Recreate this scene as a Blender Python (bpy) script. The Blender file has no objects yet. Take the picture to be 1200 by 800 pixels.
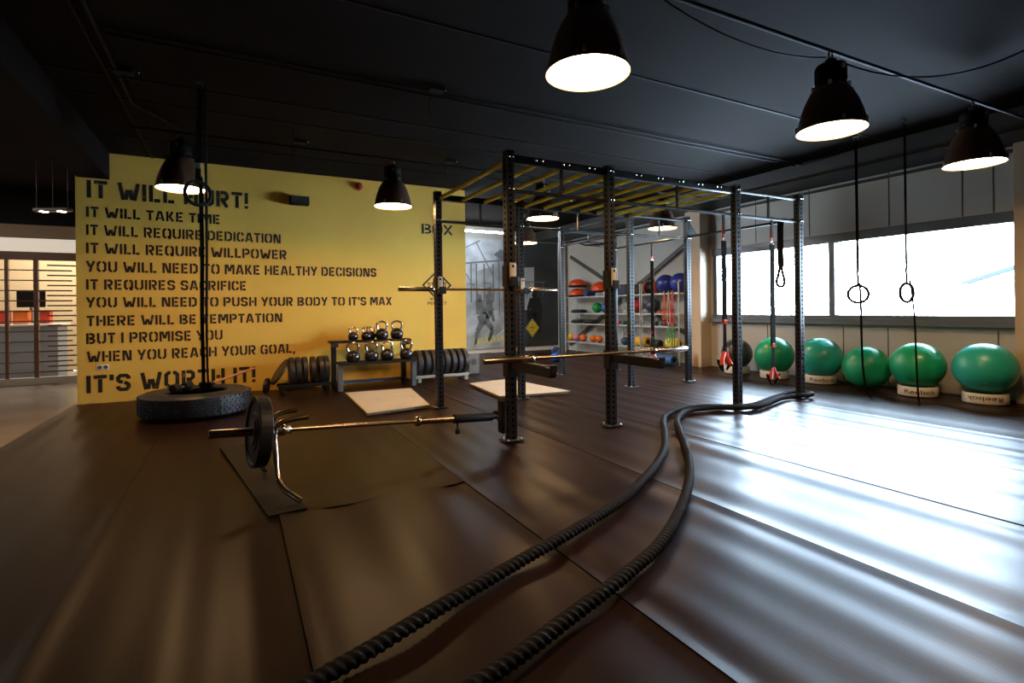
import bpy, math, random
from mathutils import Vector, Matrix
random.seed(7)
S = bpy.context.scene
COL = S.collection
PI = math.pi

# ------------------------------------------------------------------ camera, sky, exposure
EYE = Vector((0, 0, 1.14))
YAW, ROLL, FPX, CYPX = 0.4910, -0.0118, 608.9, 361.08
cam_data = bpy.data.cameras.new('camera')
cam = bpy.data.objects.new('camera', cam_data)
COL.objects.link(cam)
S.camera = cam
cam_data.sensor_width = 36
cam_data.lens = FPX * 36 / 1200
cam_data.shift_y = -(400 - CYPX) / 1200
cam_data.clip_start = 0.05
fwd = Vector((math.sin(YAW), math.cos(YAW), 0))
rgt = Vector((math.cos(YAW), -math.sin(YAW), 0))
upv = Vector((0, 0, 1))
r2 = rgt * math.cos(ROLL) + upv * math.sin(ROLL)
u2 = upv * math.cos(ROLL) - rgt * math.sin(ROLL)
M = Matrix((r2, u2, -fwd)).transposed().to_4x4()
M.translation = EYE
cam.matrix_world = M

SKY_STRENGTH = 54.0
LAMP_STRENGTH = 54.0
LAMP_COLOR = (1.0, 0.60, 0.27)
w = bpy.data.worlds.new('sky')
S.world = w
w.use_nodes = True
bg = w.node_tree.nodes['Background']
bg.inputs[0].default_value = (0.58, 0.78, 1.0, 1)
bg.inputs[1].default_value = SKY_STRENGTH
S.view_settings.view_transform = 'Standard'
S.view_settings.look = 'None'
S.view_settings.gamma = 1
S.view_settings.use_curve_mapping = False
S.view_settings.exposure = 0.22
S.cycles.use_denoising = True
S.cycles.max_bounces = 8
S.cycles.sample_clamp_indirect = 6.0

# ------------------------------------------------------------------ helpers
def lin(c):
    return tuple((v / 255 / 12.92) if v / 255 <= 0.04045 else ((v / 255 + 0.055) / 1.055) ** 2.4 for v in c)

MATS = {}
def mat(name, rgb, rough=0.5, metal=0.0, spec=0.5, noise=None, bump=None, coat=0.0, emit=None, sheen=0.0):
    """rgb in sRGB 0-255; noise=(scale, amount) varies the colour, bump=(scale, strength, stretch)"""
    if name in MATS: return MATS[name]
    m = bpy.data.materials.new(name); MATS[name] = m
    m.use_nodes = True
    nt = m.node_tree; b = nt.nodes['Principled BSDF']
    c = lin(rgb)
    b.inputs['Base Color'].default_value = (*c, 1)
    b.inputs['Roughness'].default_value = rough
    b.inputs['Metallic'].default_value = metal
    b.inputs['Specular IOR Level'].default_value = spec
    if coat: b.inputs['Coat Weight'].default_value = coat
    if sheen: b.inputs['Sheen Weight'].default_value = sheen
    if emit:
        b.inputs['Emission Color'].default_value = (*emit[0], 1)
        b.inputs['Emission Strength'].default_value = emit[1]
    if noise or bump:
        tc = nt.nodes.new('ShaderNodeTexCoord')
        geo = nt.nodes.new('ShaderNodeNewGeometry')
    if noise:
        n = nt.nodes.new('ShaderNodeTexNoise'); n.inputs['Scale'].default_value = noise[0]
        n.inputs['Detail'].default_value = 5
        nt.links.new(geo.outputs['Position'], n.inputs['Vector'])
        r = nt.nodes.new('ShaderNodeValToRGB')
        k = noise[1]
        r.color_ramp.elements[0].position = 0.3; r.color_ramp.elements[1].position = 0.72
        r.color_ramp.elements[0].color = tuple(max(0, v * (1 - k)) for v in c) + (1,)
        r.color_ramp.elements[1].color = tuple(min(1, v * (1 + k)) for v in c) + (1,)
        nt.links.new(n.outputs['Fac'], r.inputs['Fac'])
        nt.links.new(r.outputs['Color'], b.inputs['Base Color'])
    if bump:
        mp = nt.nodes.new('ShaderNodeMapping')
        mp.inputs['Scale'].default_value = bump[2] if len(bump) > 2 else (1, 1, 1)
        nt.links.new(geo.outputs['Position'], mp.inputs['Vector'])
        n2 = nt.nodes.new('ShaderNodeTexNoise'); n2.inputs['Scale'].default_value = bump[0]
        n2.inputs['Detail'].default_value = 4
        nt.links.new(mp.outputs['Vector'], n2.inputs['Vector'])
        bp = nt.nodes.new('ShaderNodeBump'); bp.inputs['Strength'].default_value = bump[1]
        bp.inputs['Distance'].default_value = 0.02
        nt.links.new(n2.outputs['Fac'], bp.inputs['Height'])
        nt.links.new(bp.outputs['Normal'], b.inputs['Normal'])
    return m

class MB:
    """collects simple shapes; build() links them as one mesh object"""
    def __init__(s): s.v = []; s.f = []; s.sm = []
    def add(s, vs, fs, smooth=False):
        o = len(s.v); s.v += [tuple(v) for v in vs]
        s.f += [tuple(i + o for i in f) for f in fs]; s.sm += [smooth] * len(fs)
        return s
    def box(s, x0, x1, y0, y1, z0, z1, bev=0.0, mtx=None):
        if bev <= 0:
            vs = [(x, y, z) for z in (z0, z1) for y in (y0, y1) for x in (x0, x1)]
            fs = [(0, 2, 3, 1), (4, 5, 7, 6), (0, 1, 5, 4), (2, 6, 7, 3), (0, 4, 6, 2), (1, 3, 7, 5)]
        else:
            b = min(bev, (x1 - x0) / 2.01, (y1 - y0) / 2.01, (z1 - z0) / 2.01)
            prof = [(z0, b), (z0 + b, 0), (z1 - b, 0), (z1, b)]
            vs = []; fs = []
            for z, i in prof:
                X0, X1, Y0, Y1 = x0 + i, x1 - i, y0 + i, y1 - i
                vs += [(X0 + b, Y0, z), (X1 - b, Y0, z), (X1, Y0 + b, z), (X1, Y1 - b, z), (X1 - b, Y1, z), (X0 + b, Y1, z), (X0, Y1 - b, z), (X0, Y0 + b, z)]
            for k in range(3):
                for j in range(8):
                    a = k * 8 + j; c = k * 8 + (j + 1) % 8
                    fs.append((a, c, c + 8, a + 8))
            fs.append(tuple(range(7, -1, -1))); fs.append(tuple(range(24, 32)))
        if mtx is not None: vs = [mtx @ Vector(v) for v in vs]
        return s.add(vs, fs)
    def bar(s, p, q, wd, hd, up=(0, 0, 1), bev=0.0):
        """box beam from p to q, wd wide, hd high"""
        p, q = Vector(p), Vector(q); d = q - p; L = d.length; d.normalize()
        u = Vector(up)
        if abs(d.dot(u)) > 0.98: u = Vector((0, 1, 0))
        x = d.cross(u).normalized(); z = x.cross(d)
        m = Matrix((x, d, z)).transposed().to_4x4(); m.translation = p
        return s.box(-wd / 2, wd / 2, 0, L, -hd / 2, hd / 2, bev, m)
    def tube(s, pts, r, n=10, cap=True, rr=None, smooth=True):
        pts = [Vector(p) for p in pts]
        vs = []; fs = []; N = len(pts)
        t0 = (pts[1] - pts[0]).normalized()
        ref = Vector((0, 0, 1)) if abs(t0.z) < 0.9 else Vector((1, 0, 0))
        u = (ref - t0 * ref.dot(t0)).normalized()
        for i, p in enumerate(pts):
            a = pts[max(i - 1, 0)]; b = pts[min(i + 1, N - 1)]
            t = (b - a).normalized()
            u = (u - t * u.dot(t)).normalized(); v = t.cross(u)
            R = rr[i] if rr else r
            for k in range(n):
                an = 2 * PI * k / n
                vs.append(p + (u * math.cos(an) + v * math.sin(an)) * R)
        for i in range(N - 1):
            for k in range(n):
                a = i * n + k; b = i * n + (k + 1) % n
                fs.append((a, b, b + n, a + n))
        s.add(vs, fs, smooth)
        if cap:
            s.add([vs[k] for k in range(n)], [tuple(range(n - 1, -1, -1))])
            s.add([vs[(N - 1) * n + k] for k in range(n)], [tuple(range(n))])
        return s
    def lathe(s, prof, c=(0, 0, 0), n=32, axis='Z', smooth=True, mtx=None, close=False):
        vs = []; fs = []
        for r, h in prof:
            for k in range(n):
                a = 2 * PI * k / n
                p = (r * math.cos(a), r * math.sin(a), h)
                if axis == 'X': p = (h, r * math.cos(a), r * math.sin(a))
                if axis == 'Y': p = (r * math.sin(a), h, r * math.cos(a))
                vs.append(Vector(p))
        m = len(prof)
        for i in range(m - 1 + (1 if close else 0)):
            for k in range(n):
                a = i * n + k; b = i * n + (k + 1) % n; e = ((i + 1) % m) * n
                fs.append((a, b, e + (k + 1) % n, e + k))
        if mtx is not None: vs = [mtx @ v for v in vs]
        vs = [v + Vector(c) for v in vs]
        return s.add(vs, fs, smooth)
    def torus(s, R, r, c=(0, 0, 0), n=40, k=10, mtx=None):
        prof = [(R + r * math.cos(2 * PI * i / k), r * math.sin(2 * PI * i / k)) for i in range(k)]
        return s.lathe(prof, c, n, mtx=mtx, close=True)
    def sphere(s, R, c=(0, 0, 0), n=32, sz=1.0, lo=-PI / 2, hi=PI / 2, rings=18):
        prof = []
        for i in range(rings + 1):
            a = lo + (hi - lo) * i / rings
            prof.append((max(R * math.cos(a), 1e-4), R * sz * math.sin(a)))
        return s.lathe(prof, c, n)
    def build(s, name, material, parent=None, loc=None):
        me = bpy.data.meshes.new(name)
        me.from_pydata(s.v, [], s.f); 
        me.polygons.foreach_set('use_smooth', s.sm)
        me.update()
        bmf = me
        o = bpy.data.objects.new(name, me); COL.objects.link(o)
        if material is not None: me.materials.append(material)
        import bmesh
        b = bmesh.new(); b.from_mesh(me); bmesh.ops.recalc_face_normals(b, faces=b.faces); b.to_mesh(me); b.free()
        if parent is not None: o.parent = parent
        if loc is not None: o.location = loc
        return o

def tag(o, label=None, cat=None, group=None, kind=None):
    if label: o['label'] = label
    if cat: o['category'] = cat
    if group: o['group'] = group
    if kind: o['kind'] = kind
    return o

def thing(name, label, cat, loc=(0, 0, 0), rz=0.0, group=None):
    o = bpy.data.objects.new(name, None); COL.objects.link(o)
    o.location = loc; o.rotation_euler = (0, 0, rz); o.empty_display_size = 0.1
    return tag(o, label, cat, group)

def copy_tree(o, loc=None, label=None, parent=None, rz=None):
    c = o.copy(); COL.objects.link(c)
    if parent is not None: c.parent = parent
    for ch in list(o.children): copy_tree(ch, parent=c)
    if loc is not None: c.location = loc
    if rz is not None: c.rotation_euler = (0, 0, rz)
    if label: c['label'] = label
    return c

def struct(mb, name, m, parent=None):
    o = mb.build(name, m, parent)
    if parent is None: o['kind'] = 'structure'
    return o

def smooth_path(pts, sub=8):
    P = [Vector(p) for p in pts]; out = []
    for i in range(len(P) - 1):
        p0 = P[max(i - 1, 0)]; p1 = P[i]; p2 = P[i + 1]; p3 = P[min(i + 2, len(P) - 1)]
        for k in range(sub):
            t = k / sub
            out.append(0.5 * ((2 * p1) + (p2 - p0) * t + (2 * p0 - 5 * p1 + 4 * p2 - p3) * t * t + (3 * p1 - p0 - 3 * p2 + p3) * t ** 3))
    out.append(P[-1]); return out

# ------------------------------------------------------------------ lettering (cut stencil capitals)
def half(mx, pts): return [(2 * mx - x, y) for x, y in pts]
_CL = [(.33, .905), (.22, .905), (.1, .78), (.1, .22), (.22, .095), (.33, .095)]
_PB = [(.25, .905), (.49, .905), (.6, .8), (.6, .57), (.49, .46), (.25, .46)]
G = {
 'A': (.78, [[(.09, 0), (.33, 1)], [(.69, 0), (.45, 1)], [(.3, .27), (.48, .27)]]),
 'B': (.74, [[(.1, 0), (.1, 1)], [(.25, .905), (.49, .905), (.59, .82), (.59, .66), (.49, .55), (.25, .55)], [(.25, .095), (.51, .095), (.63, .2), (.63, .33), (.51, .45), (.25, .45)]]),
 'C': (.70, [_CL, [(.42, .905), (.5, .905), (.6, .8), (.6, .67)], [(.42, .095), (.5, .095), (.6, .2), (.6, .33)]]),
 'D': (.74, [[(.1, 0), (.1, 1)], [(.26, .905), (.47, .905), (.63, .76), (.63, .24), (.47, .095), (.26, .095)]]),
 'E': (.64, [[(.1, 0), (.1, 1)], [(.24, .905), (.58, .905)], [(.24, .5), (.52, .5)], [(.24, .095), (.58, .095)]]),
 'F': (.60, [[(.1, 0), (.1, 1)], [(.24, .905), (.57, .905)], [(.24, .5), (.5, .5)]]),
 'G': (.74, [_CL, [(.42, .905), (.51, .905), (.62, .8), (.62, .7)], [(.42, .095), (.62, .095), (.62, .46), (.43, .46)]]),
 'H': (.74, [[(.1, 0), (.1, 1)], [(.64, 0), (.64, 1)], [(.26, .5), (.48, .5)]]),
 'I': (.20, [[(.1, 0), (.1, 1)]]),
 'K': (.72, [[(.1, 0), (.1, 1)], [(.27, .45), (.56, 1)], [(.3, .5), (.6, 0)]]),
 'L': (.58, [[(.1, 0), (.1, 1)], [(.25, .095), (.56, .095)]]),
 'M': (.94, [[(.1, 0), (.1, 1)], [(.84, 0), (.84, 1)], [(.25, .98), (.45, .3)], [(.69, .98), (.49, .3)]]),
 'N': (.76, [[(.1, 0), (.1, 1)], [(.66, 0), (.66, 1)], [(.24, .97), (.52, .03)]]),
 'O': (.78, [_CL, half(.39, _CL)]),
 'P': (.70, [[(.1, 0), (.1, 1)], _PB]),
 'Q': (.78, [_CL, half(.39, _CL), [(.48, .25), (.7, -.05)]]),
 'R': (.72, [[(.1, 0), (.1, 1)], _PB, [(.36, .4), (.6, 0)]]),
 'S': (.70, [[(.6, .7), (.6, .8), (.49, .905), (.21, .905), (.1, .8), (.1, .64), (.2, .55), (.33, .52)], [(.38, .49), (.5, .46), (.6, .37), (.6, .2), (.49, .095), (.21, .095), (.1, .2), (.1, .3)]]),
 'T': (.62, [[(0, .905), (.62, .905)], [(.31, 0), (.31, .78)]]),
 'U': (.74, [[(.1, 1), (.1, .22), (.22, .095), (.33, .095)], [(.64, 1), (.64, .22), (.52, .095), (.41, .095)]]),
 'V': (.74, [[(.08, 1), (.33, 0)], [(.66, 1), (.41, 0)]]),
 'W': (1.06, [[(.08, 1), (.27, 0)], [(.37, .02), (.48, .6)], [(.69, .02), (.58, .6)], [(.98, 1), (.79, 0)]]),
 'X': (.70, [[(.08, 0), (.62, 1)], [(.08, 1), (.29, .6)], [(.62, 0), (.41, .4)]]),
 'Y': (.70, [[(.07, 1), (.3, .48)], [(.64, 1), (.4, .46), (.3, 0)]]),
 "'": (.18, [[(.1, 1), (.1, .66)]]),
 '!': (.22, [[(.1, 1), (.1, .3)], [(.1, .17), (.1, 0)]]),
 ',': (.2, [[(.12, .16), (.06, -.16)]]),
 '.': (.2, [[(.1, .16), (.1, 0)]]),
}
def stroke_quads(pts, t):
    P = [Vector((x, y)) for x, y in pts]; n = len(P); L = []; R = []
    for i in range(n):
        d1 = (P[i] - P[i - 1]).normalized() if i > 0 else None
        d2 = (P[i + 1] - P[i]).normalized() if i < n - 1 else None
        if d1 is None: d1 = d2
        if d2 is None: d2 = d1
        n1 = Vector((-d1.y, d1.x)); n2 = Vector((-d2.y, d2.x))
        m = (n1 + n2); m = m / max(m.length_squared, 1e-6) * 2
        L.append(P[i] + m * t / 2); R.append(P[i] - m * t / 2)
    return [(L[i], R[i], R[i + 1], L[i + 1]) for i in range(n - 1)]
def lettering(text, x0, x1, z0, h, place, t=.19, gap=.13, space=.36, mb=None):
    """flat capitals between x0 and x1 on a surface; place(x, z) gives the 3-D point"""
    mb = mb or MB(); wtot = 0
    for ch in text: wtot += (space if ch == ' ' else G[ch][0] + gap)
    wtot -= gap
    sx = (x1 - x0) / wtot; x = 0
    for ch in text:
        if ch == ' ': x += space; continue
        wd, st = G[ch]
        for s in st:
            for q in stroke_quads(s, t):
                mb.add([place(x0 + (x + p.x) * sx, z0 + p.y * h) for p in q], [(0, 1, 2, 3)])
        x += wd + gap
    return mb

# ------------------------------------------------------------------ materials
M_rubber = mat('rubber_floor', (36, 20, 14), 0.345, spec=0.10, noise=(1.3, .25), bump=(70, .02, (1, .12, 1)))
M_concrete = mat('polished_concrete', (150, 140, 128), 0.22, noise=(1.1, .15))
M_ceiling = mat('ceiling_black', (27, 22, 20), 0.9, spec=.1, noise=(.7, .25))
M_yellow = mat('yellow_canvas', (236, 190, 80), 0.72, noise=(.9, .06), bump=(1.2, .55, (2.2, 1, .35)))
M_cream = mat('cream_wall', (205, 190, 165), 0.7, noise=(.6, .06))
M_panel = mat('wall_panel', (192, 193, 190), 0.55, noise=(.6, .05))
M_frame = mat('window_frame', (96, 108, 120), 0.4)
M_black = mat('black_steel', (27, 26, 27), 0.42, spec=0.4, noise=(5, .12))
M_blackm = mat('black_matte', (17, 16, 17), 0.65, spec=.25)
M_grey = mat('grey_steel', (120, 122, 124), 0.4, metal=.6)
M_chrome = mat('chrome', (214, 205, 196), 0.18, metal=1)
M_bar = mat('bar_steel', (190, 172, 155), 0.26, metal=1, noise=(20, .1))
M_ylw = mat('yellow_rung', (236, 214, 66), 0.45, spec=.5)
M_rub = mat('black_rubber', (34, 34, 36), 0.5, noise=(7, .15))
M_wood = mat('pale_plywood', (200, 190, 166), 0.45, noise=(3, .06))
M_edge = mat('plywood_edge', (120, 100, 78), 0.6)
M_white = mat('white_paint', (226, 224, 218), 0.5)
M_ltr = mat('black_paint', (28, 26, 22), 0.6)

# ------------------------------------------------------------------ the shell
CEIL, WX, YW, YF = 3.2, 8.0, 8.35, 12.25
XL, YB, XE = -5.0, -5.0, -1.78

# rubber floor: rolls laid along Y, each with its own waves and lifted edges
SEAMS = [XE, -0.62, 0.207, 1.335, 2.44, 3.57, 4.69, 5.82, 6.92, WX]
fl = MB()
rnd = random.Random(3)
def roll_strip(mb, xa, xb, ya, yb, ph):
    nx = max(8, int((xb - xa) / 0.022)); ny = max(3, int((yb - ya) / 0.35))
    comp = [(rnd.uniform(.17, .40) if q < 3 else rnd.uniform(.5, .75), rnd.uniform(0, 6.28), rnd.uniform(.4, 1.0), rnd.uniform(-.25, .25)) for q in range(5)]
    vs = []; fs = []
    for j in range(ny + 1):
        y = ya + (yb - ya) * j / ny
        for i in range(nx + 1):
            x = xa + .002 + (xb - xa - .004) * i / nx
            z = 0
            for lam, p, a, sk in comp:
                z += a * (lam / .5) ** .6 * math.sin(2 * PI * (x + sk * .12 * math.sin(y * .9 + p)) / lam + p) * (.55 + .45 * math.sin(y * .55 + p * 2))
            z = z * .0036
            e = min(x - xa, xb - x)
            z += .0075 * math.exp(-(e / .05) ** 2)
            vs.append((x, y, z - .0105))
    for j in range(ny):
        for i in range(nx):
            a = j * (nx + 1) + i
            fs.append((a, a + 1, a + nx + 2, a + nx + 1))
    mb.add(vs, fs, True)
    # rolled side faces down to the slab
    for i in (0, nx):
        for j in range(ny):
            a = vs[j * (nx + 1) + i]; b = vs[(j + 1) * (nx + 1) + i]
            mb.add([a, b, (b[0], b[1], -.026), (a[0], a[1], -.026)], [(0, 1, 2, 3)])
for k in range(len(SEAMS) - 1):
    xa, xb = SEAMS[k], SEAMS[k + 1]
    yend = YW if xb < 3.6 else YF
    if k == 2:
        roll_strip(fl, xa, xb, YB, 3.19, k); roll_strip(fl, xa, xb, 3.195, yend, k)
    else:
        roll_strip(fl, xa, xb, YB, yend, k)
struct(fl, 'floor', M_rubber)
struct(MB().box(XL - .1, WX + .1, YB - .1, 14.2, -.12, -.024), 'floor_lobby', M_concrete)
struct(MB().box(XL, WX + .3, YB, 14.2, CEIL, CEIL + .12), 'ceiling', M_ceiling)
# ceiling joints, thin battens running across
bt = MB()
for y in (1.0, 3.55, 5.6, 6.15, 7.45):
    bt.box(-1.4, 7.2, y - .009, y + .009, CEIL - .012, CEIL + .001)
bt.box(-.95, -.93, YB, YW, CEIL - .012, CEIL + .001)
struct(bt, 'trim_1', M_blackm)

# yellow partition with its lettering
yw = struct(MB().box(-1.75, 3.56, YW, YW + .1, -.016, CEIL), 'wall_back', M_yellow)
pl = lambda x, z: (x, YW - .003, z)
LINES = [
 ("IT WILL HURT!", -1.634, .196, 2.610, .224),
 ("IT WILL TAKE TIME", -1.642, -.162, 2.366, .130),
 ("IT WILL REQUIRE DEDICATION", -1.645, .614, 2.134, .134),
 ("IT WILL REQUIRE WILLPOWER", -1.647, .692, 1.902, .135),
 ("YOU WILL NEED TO MAKE HEALTHY DECISIONS", -1.649, 2.01, 1.667, .137),
 ("IT REQUIRES SACRIFICE", -1.651, .158, 1.44, .132),
 ("YOU WILL NEED TO PUSH YOUR BODY TO IT'S MAX", -1.653, 2.25, 1.214, .130),
 ("THERE WILL BE TEMPTATION", -1.65, .622, .977, .130),
 ("BUT I PROMISE YOU", -1.657, -.148, .750, .136),
 ("WHEN YOU REACH YOUR GOAL,", -1.65, .792, .518, .135),
 ("IT'S WORTH IT!", -1.66, .265, .125, .222),
]
m = bpy.data.materials.new('worn_stencil'); m.use_nodes = True; nt = m.node_tree; b = nt.nodes['Principled BSDF']
ge = nt.nodes.new('ShaderNodeNewGeometry'); no = nt.nodes.new('ShaderNodeTexNoise'); no.inputs['Scale'].default_value = 17; no.inputs['Detail'].default_value = 6
nt.links.new(ge.outputs['Position'], no.inputs['Vector'])
rp = nt.nodes.new('ShaderNodeValToRGB'); rp.color_ramp.elements[0].position = .6; rp.color_ramp.elements[1].position = .68
rp.color_ramp.elements[0].color = (*lin((34, 30, 22)), 1); rp.color_ramp.elements[1].color = (*lin((120, 100, 48)), 1)
nt.links.new(no.outputs['Fac'], rp.inputs['Fac']); nt.links.new(rp.outputs['Color'], b.inputs['Base Color']); b.inputs['Roughness'].default_value = .7
M_stencil = m
for txt, x0, x1, z0, h in LINES:
    lettering(txt, x0, x1, z0, h, pl, t=.205).build('lettering', M_stencil, yw)
# hand-drawn word, diamond mark and two small lines behind the rack post
lettering("BOX", 2.765, 3.325, 2.405, .165, pl, t=.15, gap=.02).build('lettering', M_ltr, yw)
dm = MB()
cx_, cz_, rx_, rz_ = 3.03, 1.545, .265, .255
cor = [(cx_ - rx_, cz_), (cx_, cz_ + rz_), (cx_ + rx_, cz_), (cx_, cz_ - rz_)]
inn = [(cx_ - rx_ + .042, cz_), (cx_, cz_ + rz_ - .04), (cx_ + rx_ - .042, cz_), (cx_, cz_ - rz_ + .04)]
for i in range(4):
    j = (i + 1) % 4
    dm.add([pl(*cor[i]), pl(*cor[j]), pl(*inn[j]), pl(*inn[i])], [(0, 1, 2, 3)])
lettering("STREET", 2.865, 3.195, 1.505, .085, pl, mb=dm)
lettering("WE ALL", 2.9, 3.15, 1.295, .045, pl, mb=dm)
lettering("PERFECT", 2.86, 3.2, 1.215, .05, pl, mb=dm)
dm.build('diamond_mark', M_ltr, yw)

# far wall behind the partition, window wall, closed back of the room
struct(MB().box(-1.0, WX + .3, YF, YF + .12, -.016, CEIL), 'wall_far', M_panel)
struct(MB().box(5.2, WX, YF - .02, YF, -.016, .10), 'baseboard_far', M_white)
struct(MB().box(XL - .1, XL, YB, 14.2, -.016, CEIL), 'wall_left', mat('dark_wall', (120, 108, 96), .8))
struct(MB().box(XL, WX + .3, YB - .1, YB, -.016, CEIL), 'wall_front', mat('dark_wall_b', (92, 84, 78), .8))
WZ0, WZ1 = 0.95, 2.115
W1a, W1b, W2a, W2b = 2.51, 6.88, -4.2, 2.14
wr = MB()
wr.box(WX, WX + .22, YB, YF + .1, -.016, WZ0)
wr.box(WX, WX + .22, YB, YF + .1, WZ1, CEIL)
wr.box(WX, WX + .22, YB, W1a, WZ0, WZ1)
wr.box(WX, WX + .22, W1b, YF + .1, WZ0, WZ1)
wr_o = struct(wr, 'wall_right', M_panel)
# seams between the cladding panels
sm = MB()
for y in (2.75, 3.05, 3.87, 5.0, 5.15, 5.95):
    sm.box(WX - .004, WX + .002, y - .006, y + .006, WZ1 + .1, 2.96)
for y in (2.72, 3.9, 4.5, 5.75):
    sm.box(WX - .004, WX + .002, y - .006, y + .006, .03, WZ0 - .14)
sm.build('panel_joint', mat('joint', (70, 70, 72), .7), wr_o)
# windows: frame, mullion, sill, glass
def window(n, ya, yb, mullions):
    f = MB(); X0, X1 = WX - .03, WX + .14
    f.box(X0, X1, ya, yb, WZ1 - .045, WZ1 + .09, .008); f.box(X0, X1, ya, yb, WZ0 - .05, WZ0 + .03, .008)
    f.box(X0 + .05, X1, ya, ya + .07, WZ0, WZ1); f.box(X0 + .05, X1, yb - .07, yb, WZ0, WZ1)
    for y in mullions: f.box(X0 + .02, X1, y - .045, y + .045, WZ0, WZ1)
    o = struct(f, 'window_%d' % n, M_frame)
    MB().box(WX - .10, WX + .02, ya, yb, WZ0 - .115, WZ0 - .035, .01).build('window_sill', M_frame, o)
    g = bpy.data.materials.get('window_glass')
    if not g:
        g = bpy.data.materials.new('window_glass'); g.use_nodes = True; t = g.node_tree
        t.nodes.clear(); out = t.nodes.new('ShaderNodeOutputMaterial'); tr = t.nodes.new('ShaderNodeBsdfTransparent')
        gl = t.nodes.new('ShaderNodeBsdfGlossy'); gl.inputs['Roughness'].default_value = .02
        fr = t.nodes.new('ShaderNodeFresnel'); fr.inputs['IOR'].default_value = 1.35; mx = t.nodes.new('ShaderNodeMixShader')
        t.links.new(fr.outputs[0], mx.inputs[0]); t.links.new(tr.outputs[0], mx.inputs[1]); t.links.new(gl.outputs[0], mx.inputs[2]); t.links.new(mx.outputs[0], out.inputs[0])
    MB().add([(WX + .07, ya, WZ0), (WX + .07, yb, WZ0), (WX + .07, yb, WZ1), (WX + .07, ya, WZ1)], [(0, 1, 2, 3)]).build('window_glass', g, o)
    return o
window(1, W1a, W1b, (4.66,))
# pillars, steel beam under the ceiling, left downstand beam
struct(MB().box(7.72, WX, 6.93, 7.3, -.01, 2.95, .004), 'pillar_back', mat('cream_pillar', (206, 186, 160), .6))
struct(MB().box(7.84, WX, 2.16, 2.52, -.01, 2.95, .004), 'pillar_front', mat('cream_pillar', (206, 186, 160), .6))
bm_ = MB()
bm_.box(7.3, 7.32, YB, YF, 2.98, CEIL); bm_.box(7.3, WX, YB, YF, 2.955, 2.98)
struct(bm_, 'beam_right', mat('painted_beam', (52, 55, 62), .55))
struct(MB().box(7.9, WX, YB, YF, 2.88, 2.905), 'trim_2', mat('trim_dark', (60, 62, 66), .6))
struct(MB().box(-1.73, -1.40, YB, YW, 2.86, CEIL), 'beam_left', mat('beam_brown', (26, 22, 21), .85, spec=.1))

# ------------------------------------------------------------------ the rig (one bolted frame)
PX = dict(A=2.105, B=3.20, C=5.0, D=6.14)
RX = dict(A=2.092, B=3.18, C=4.968, D=6.09)
Y1, Y2, Y3, HT = 3.975, 5.715, 7.41, 2.495
rig = thing('power_rig', 'tall black perforated steel rig with yellow monkey bars standing on the rubber floor', 'rig')
HW = 0.0375
def post_mb():
    """square tube with a column of holes through every side"""
    mb = MB(); cell = .05; n = int(HT / cell)
    R = .0155; t = .005
    oct8 = [(R * math.cos(PI / 8 + k * PI / 4), R * math.sin(PI / 8 + k * PI / 4)) for k in range(8)]
    for s in range(4):
        ca, sa = math.cos(s * PI / 2), math.sin(s * PI / 2)
        def Q(u, z, d=0.0):
            x, y = u, -HW + d
            return (x * ca - y * sa, x * sa + y * ca, z)
        vs = []; fs = []
        for i in range(n):
            z0 = i * HT / n; z1 = (i + 1) * HT / n; zc = (z0 + z1) / 2
            o = len(vs)
            ring = [(HW, zc + (z1 - zc) * .45), (HW * .45, z1), (-HW * .45, z1), (-HW, zc + (z1 - zc) * .45), (-HW, zc - (z1 - zc) * .45), (-HW * .45, z0), (HW * .45, z0), (HW, zc - (z1 - zc) * .45)]
            vs += [Q(u, z) for u, z in ring]
            vs += [Q(u, zc + dz) for u, dz in oct8]
            vs += [Q(u, zc + dz, t) for u, dz in oct8]
            vs += [Q(HW, z1), Q(-HW, z1), Q(-HW, z0), Q(HW, z0)]
            for k in range(8):
                j = (k + 1) % 8
                fs.append((o + k, o + j, o + 8 + j, o + 8 + k)); fs.append((o + 8 + k, o + 8 + j, o + 16 + j, o + 16 + k))
            for (cidx, a, b2) in ((24, 0, 1), (25, 2, 3), (26, 4, 5), (27, 6, 7)):
                fs.append((o + cidx, o + b2, o + a))
        mb.add(vs, fs)
    mb.box(-HW, HW, -HW, HW, HT, HT + .006)
    return mb
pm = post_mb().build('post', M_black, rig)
MB().box(-HW + .012, HW - .012, -HW + .012, HW - .012, 0.012, HT - .01).build('hole_shade_core', mat('hole_shade', (8, 8, 9), .9, spec=.1), pm)  # near-black core paints the dark hollow behind the post holes
plate = MB().box(-.085, .085, -.075, .075, .001, .011, .003).build('base_plate', M_black, pm)
for sx in (-1, 1):
    for sy in (-1, 1):
        MB().lathe([(.0001, .024), (.009, .024), (.011, .018), (.011, .011)], (sx * .062, sy * .055, 0), 8).build('floor_bolt', M_chrome, pm)
for z in (HT - .05, 2.17):
    for u in (-.018, .018):
        MB().lathe([(.014, 0), (.014, -.012), (.0001, -.015)], (u, -HW, z), 10, axis='Y').build('rail_bolt', M_chrome, pm)
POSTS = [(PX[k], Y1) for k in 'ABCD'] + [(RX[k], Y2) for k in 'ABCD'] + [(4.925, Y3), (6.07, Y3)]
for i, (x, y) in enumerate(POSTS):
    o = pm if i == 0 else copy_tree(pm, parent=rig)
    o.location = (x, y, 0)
def beam(mb, name='beam', m=None): return mb.build(name, m or M_black, rig)
ZT, ZL = 2.435, 2.16
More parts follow.
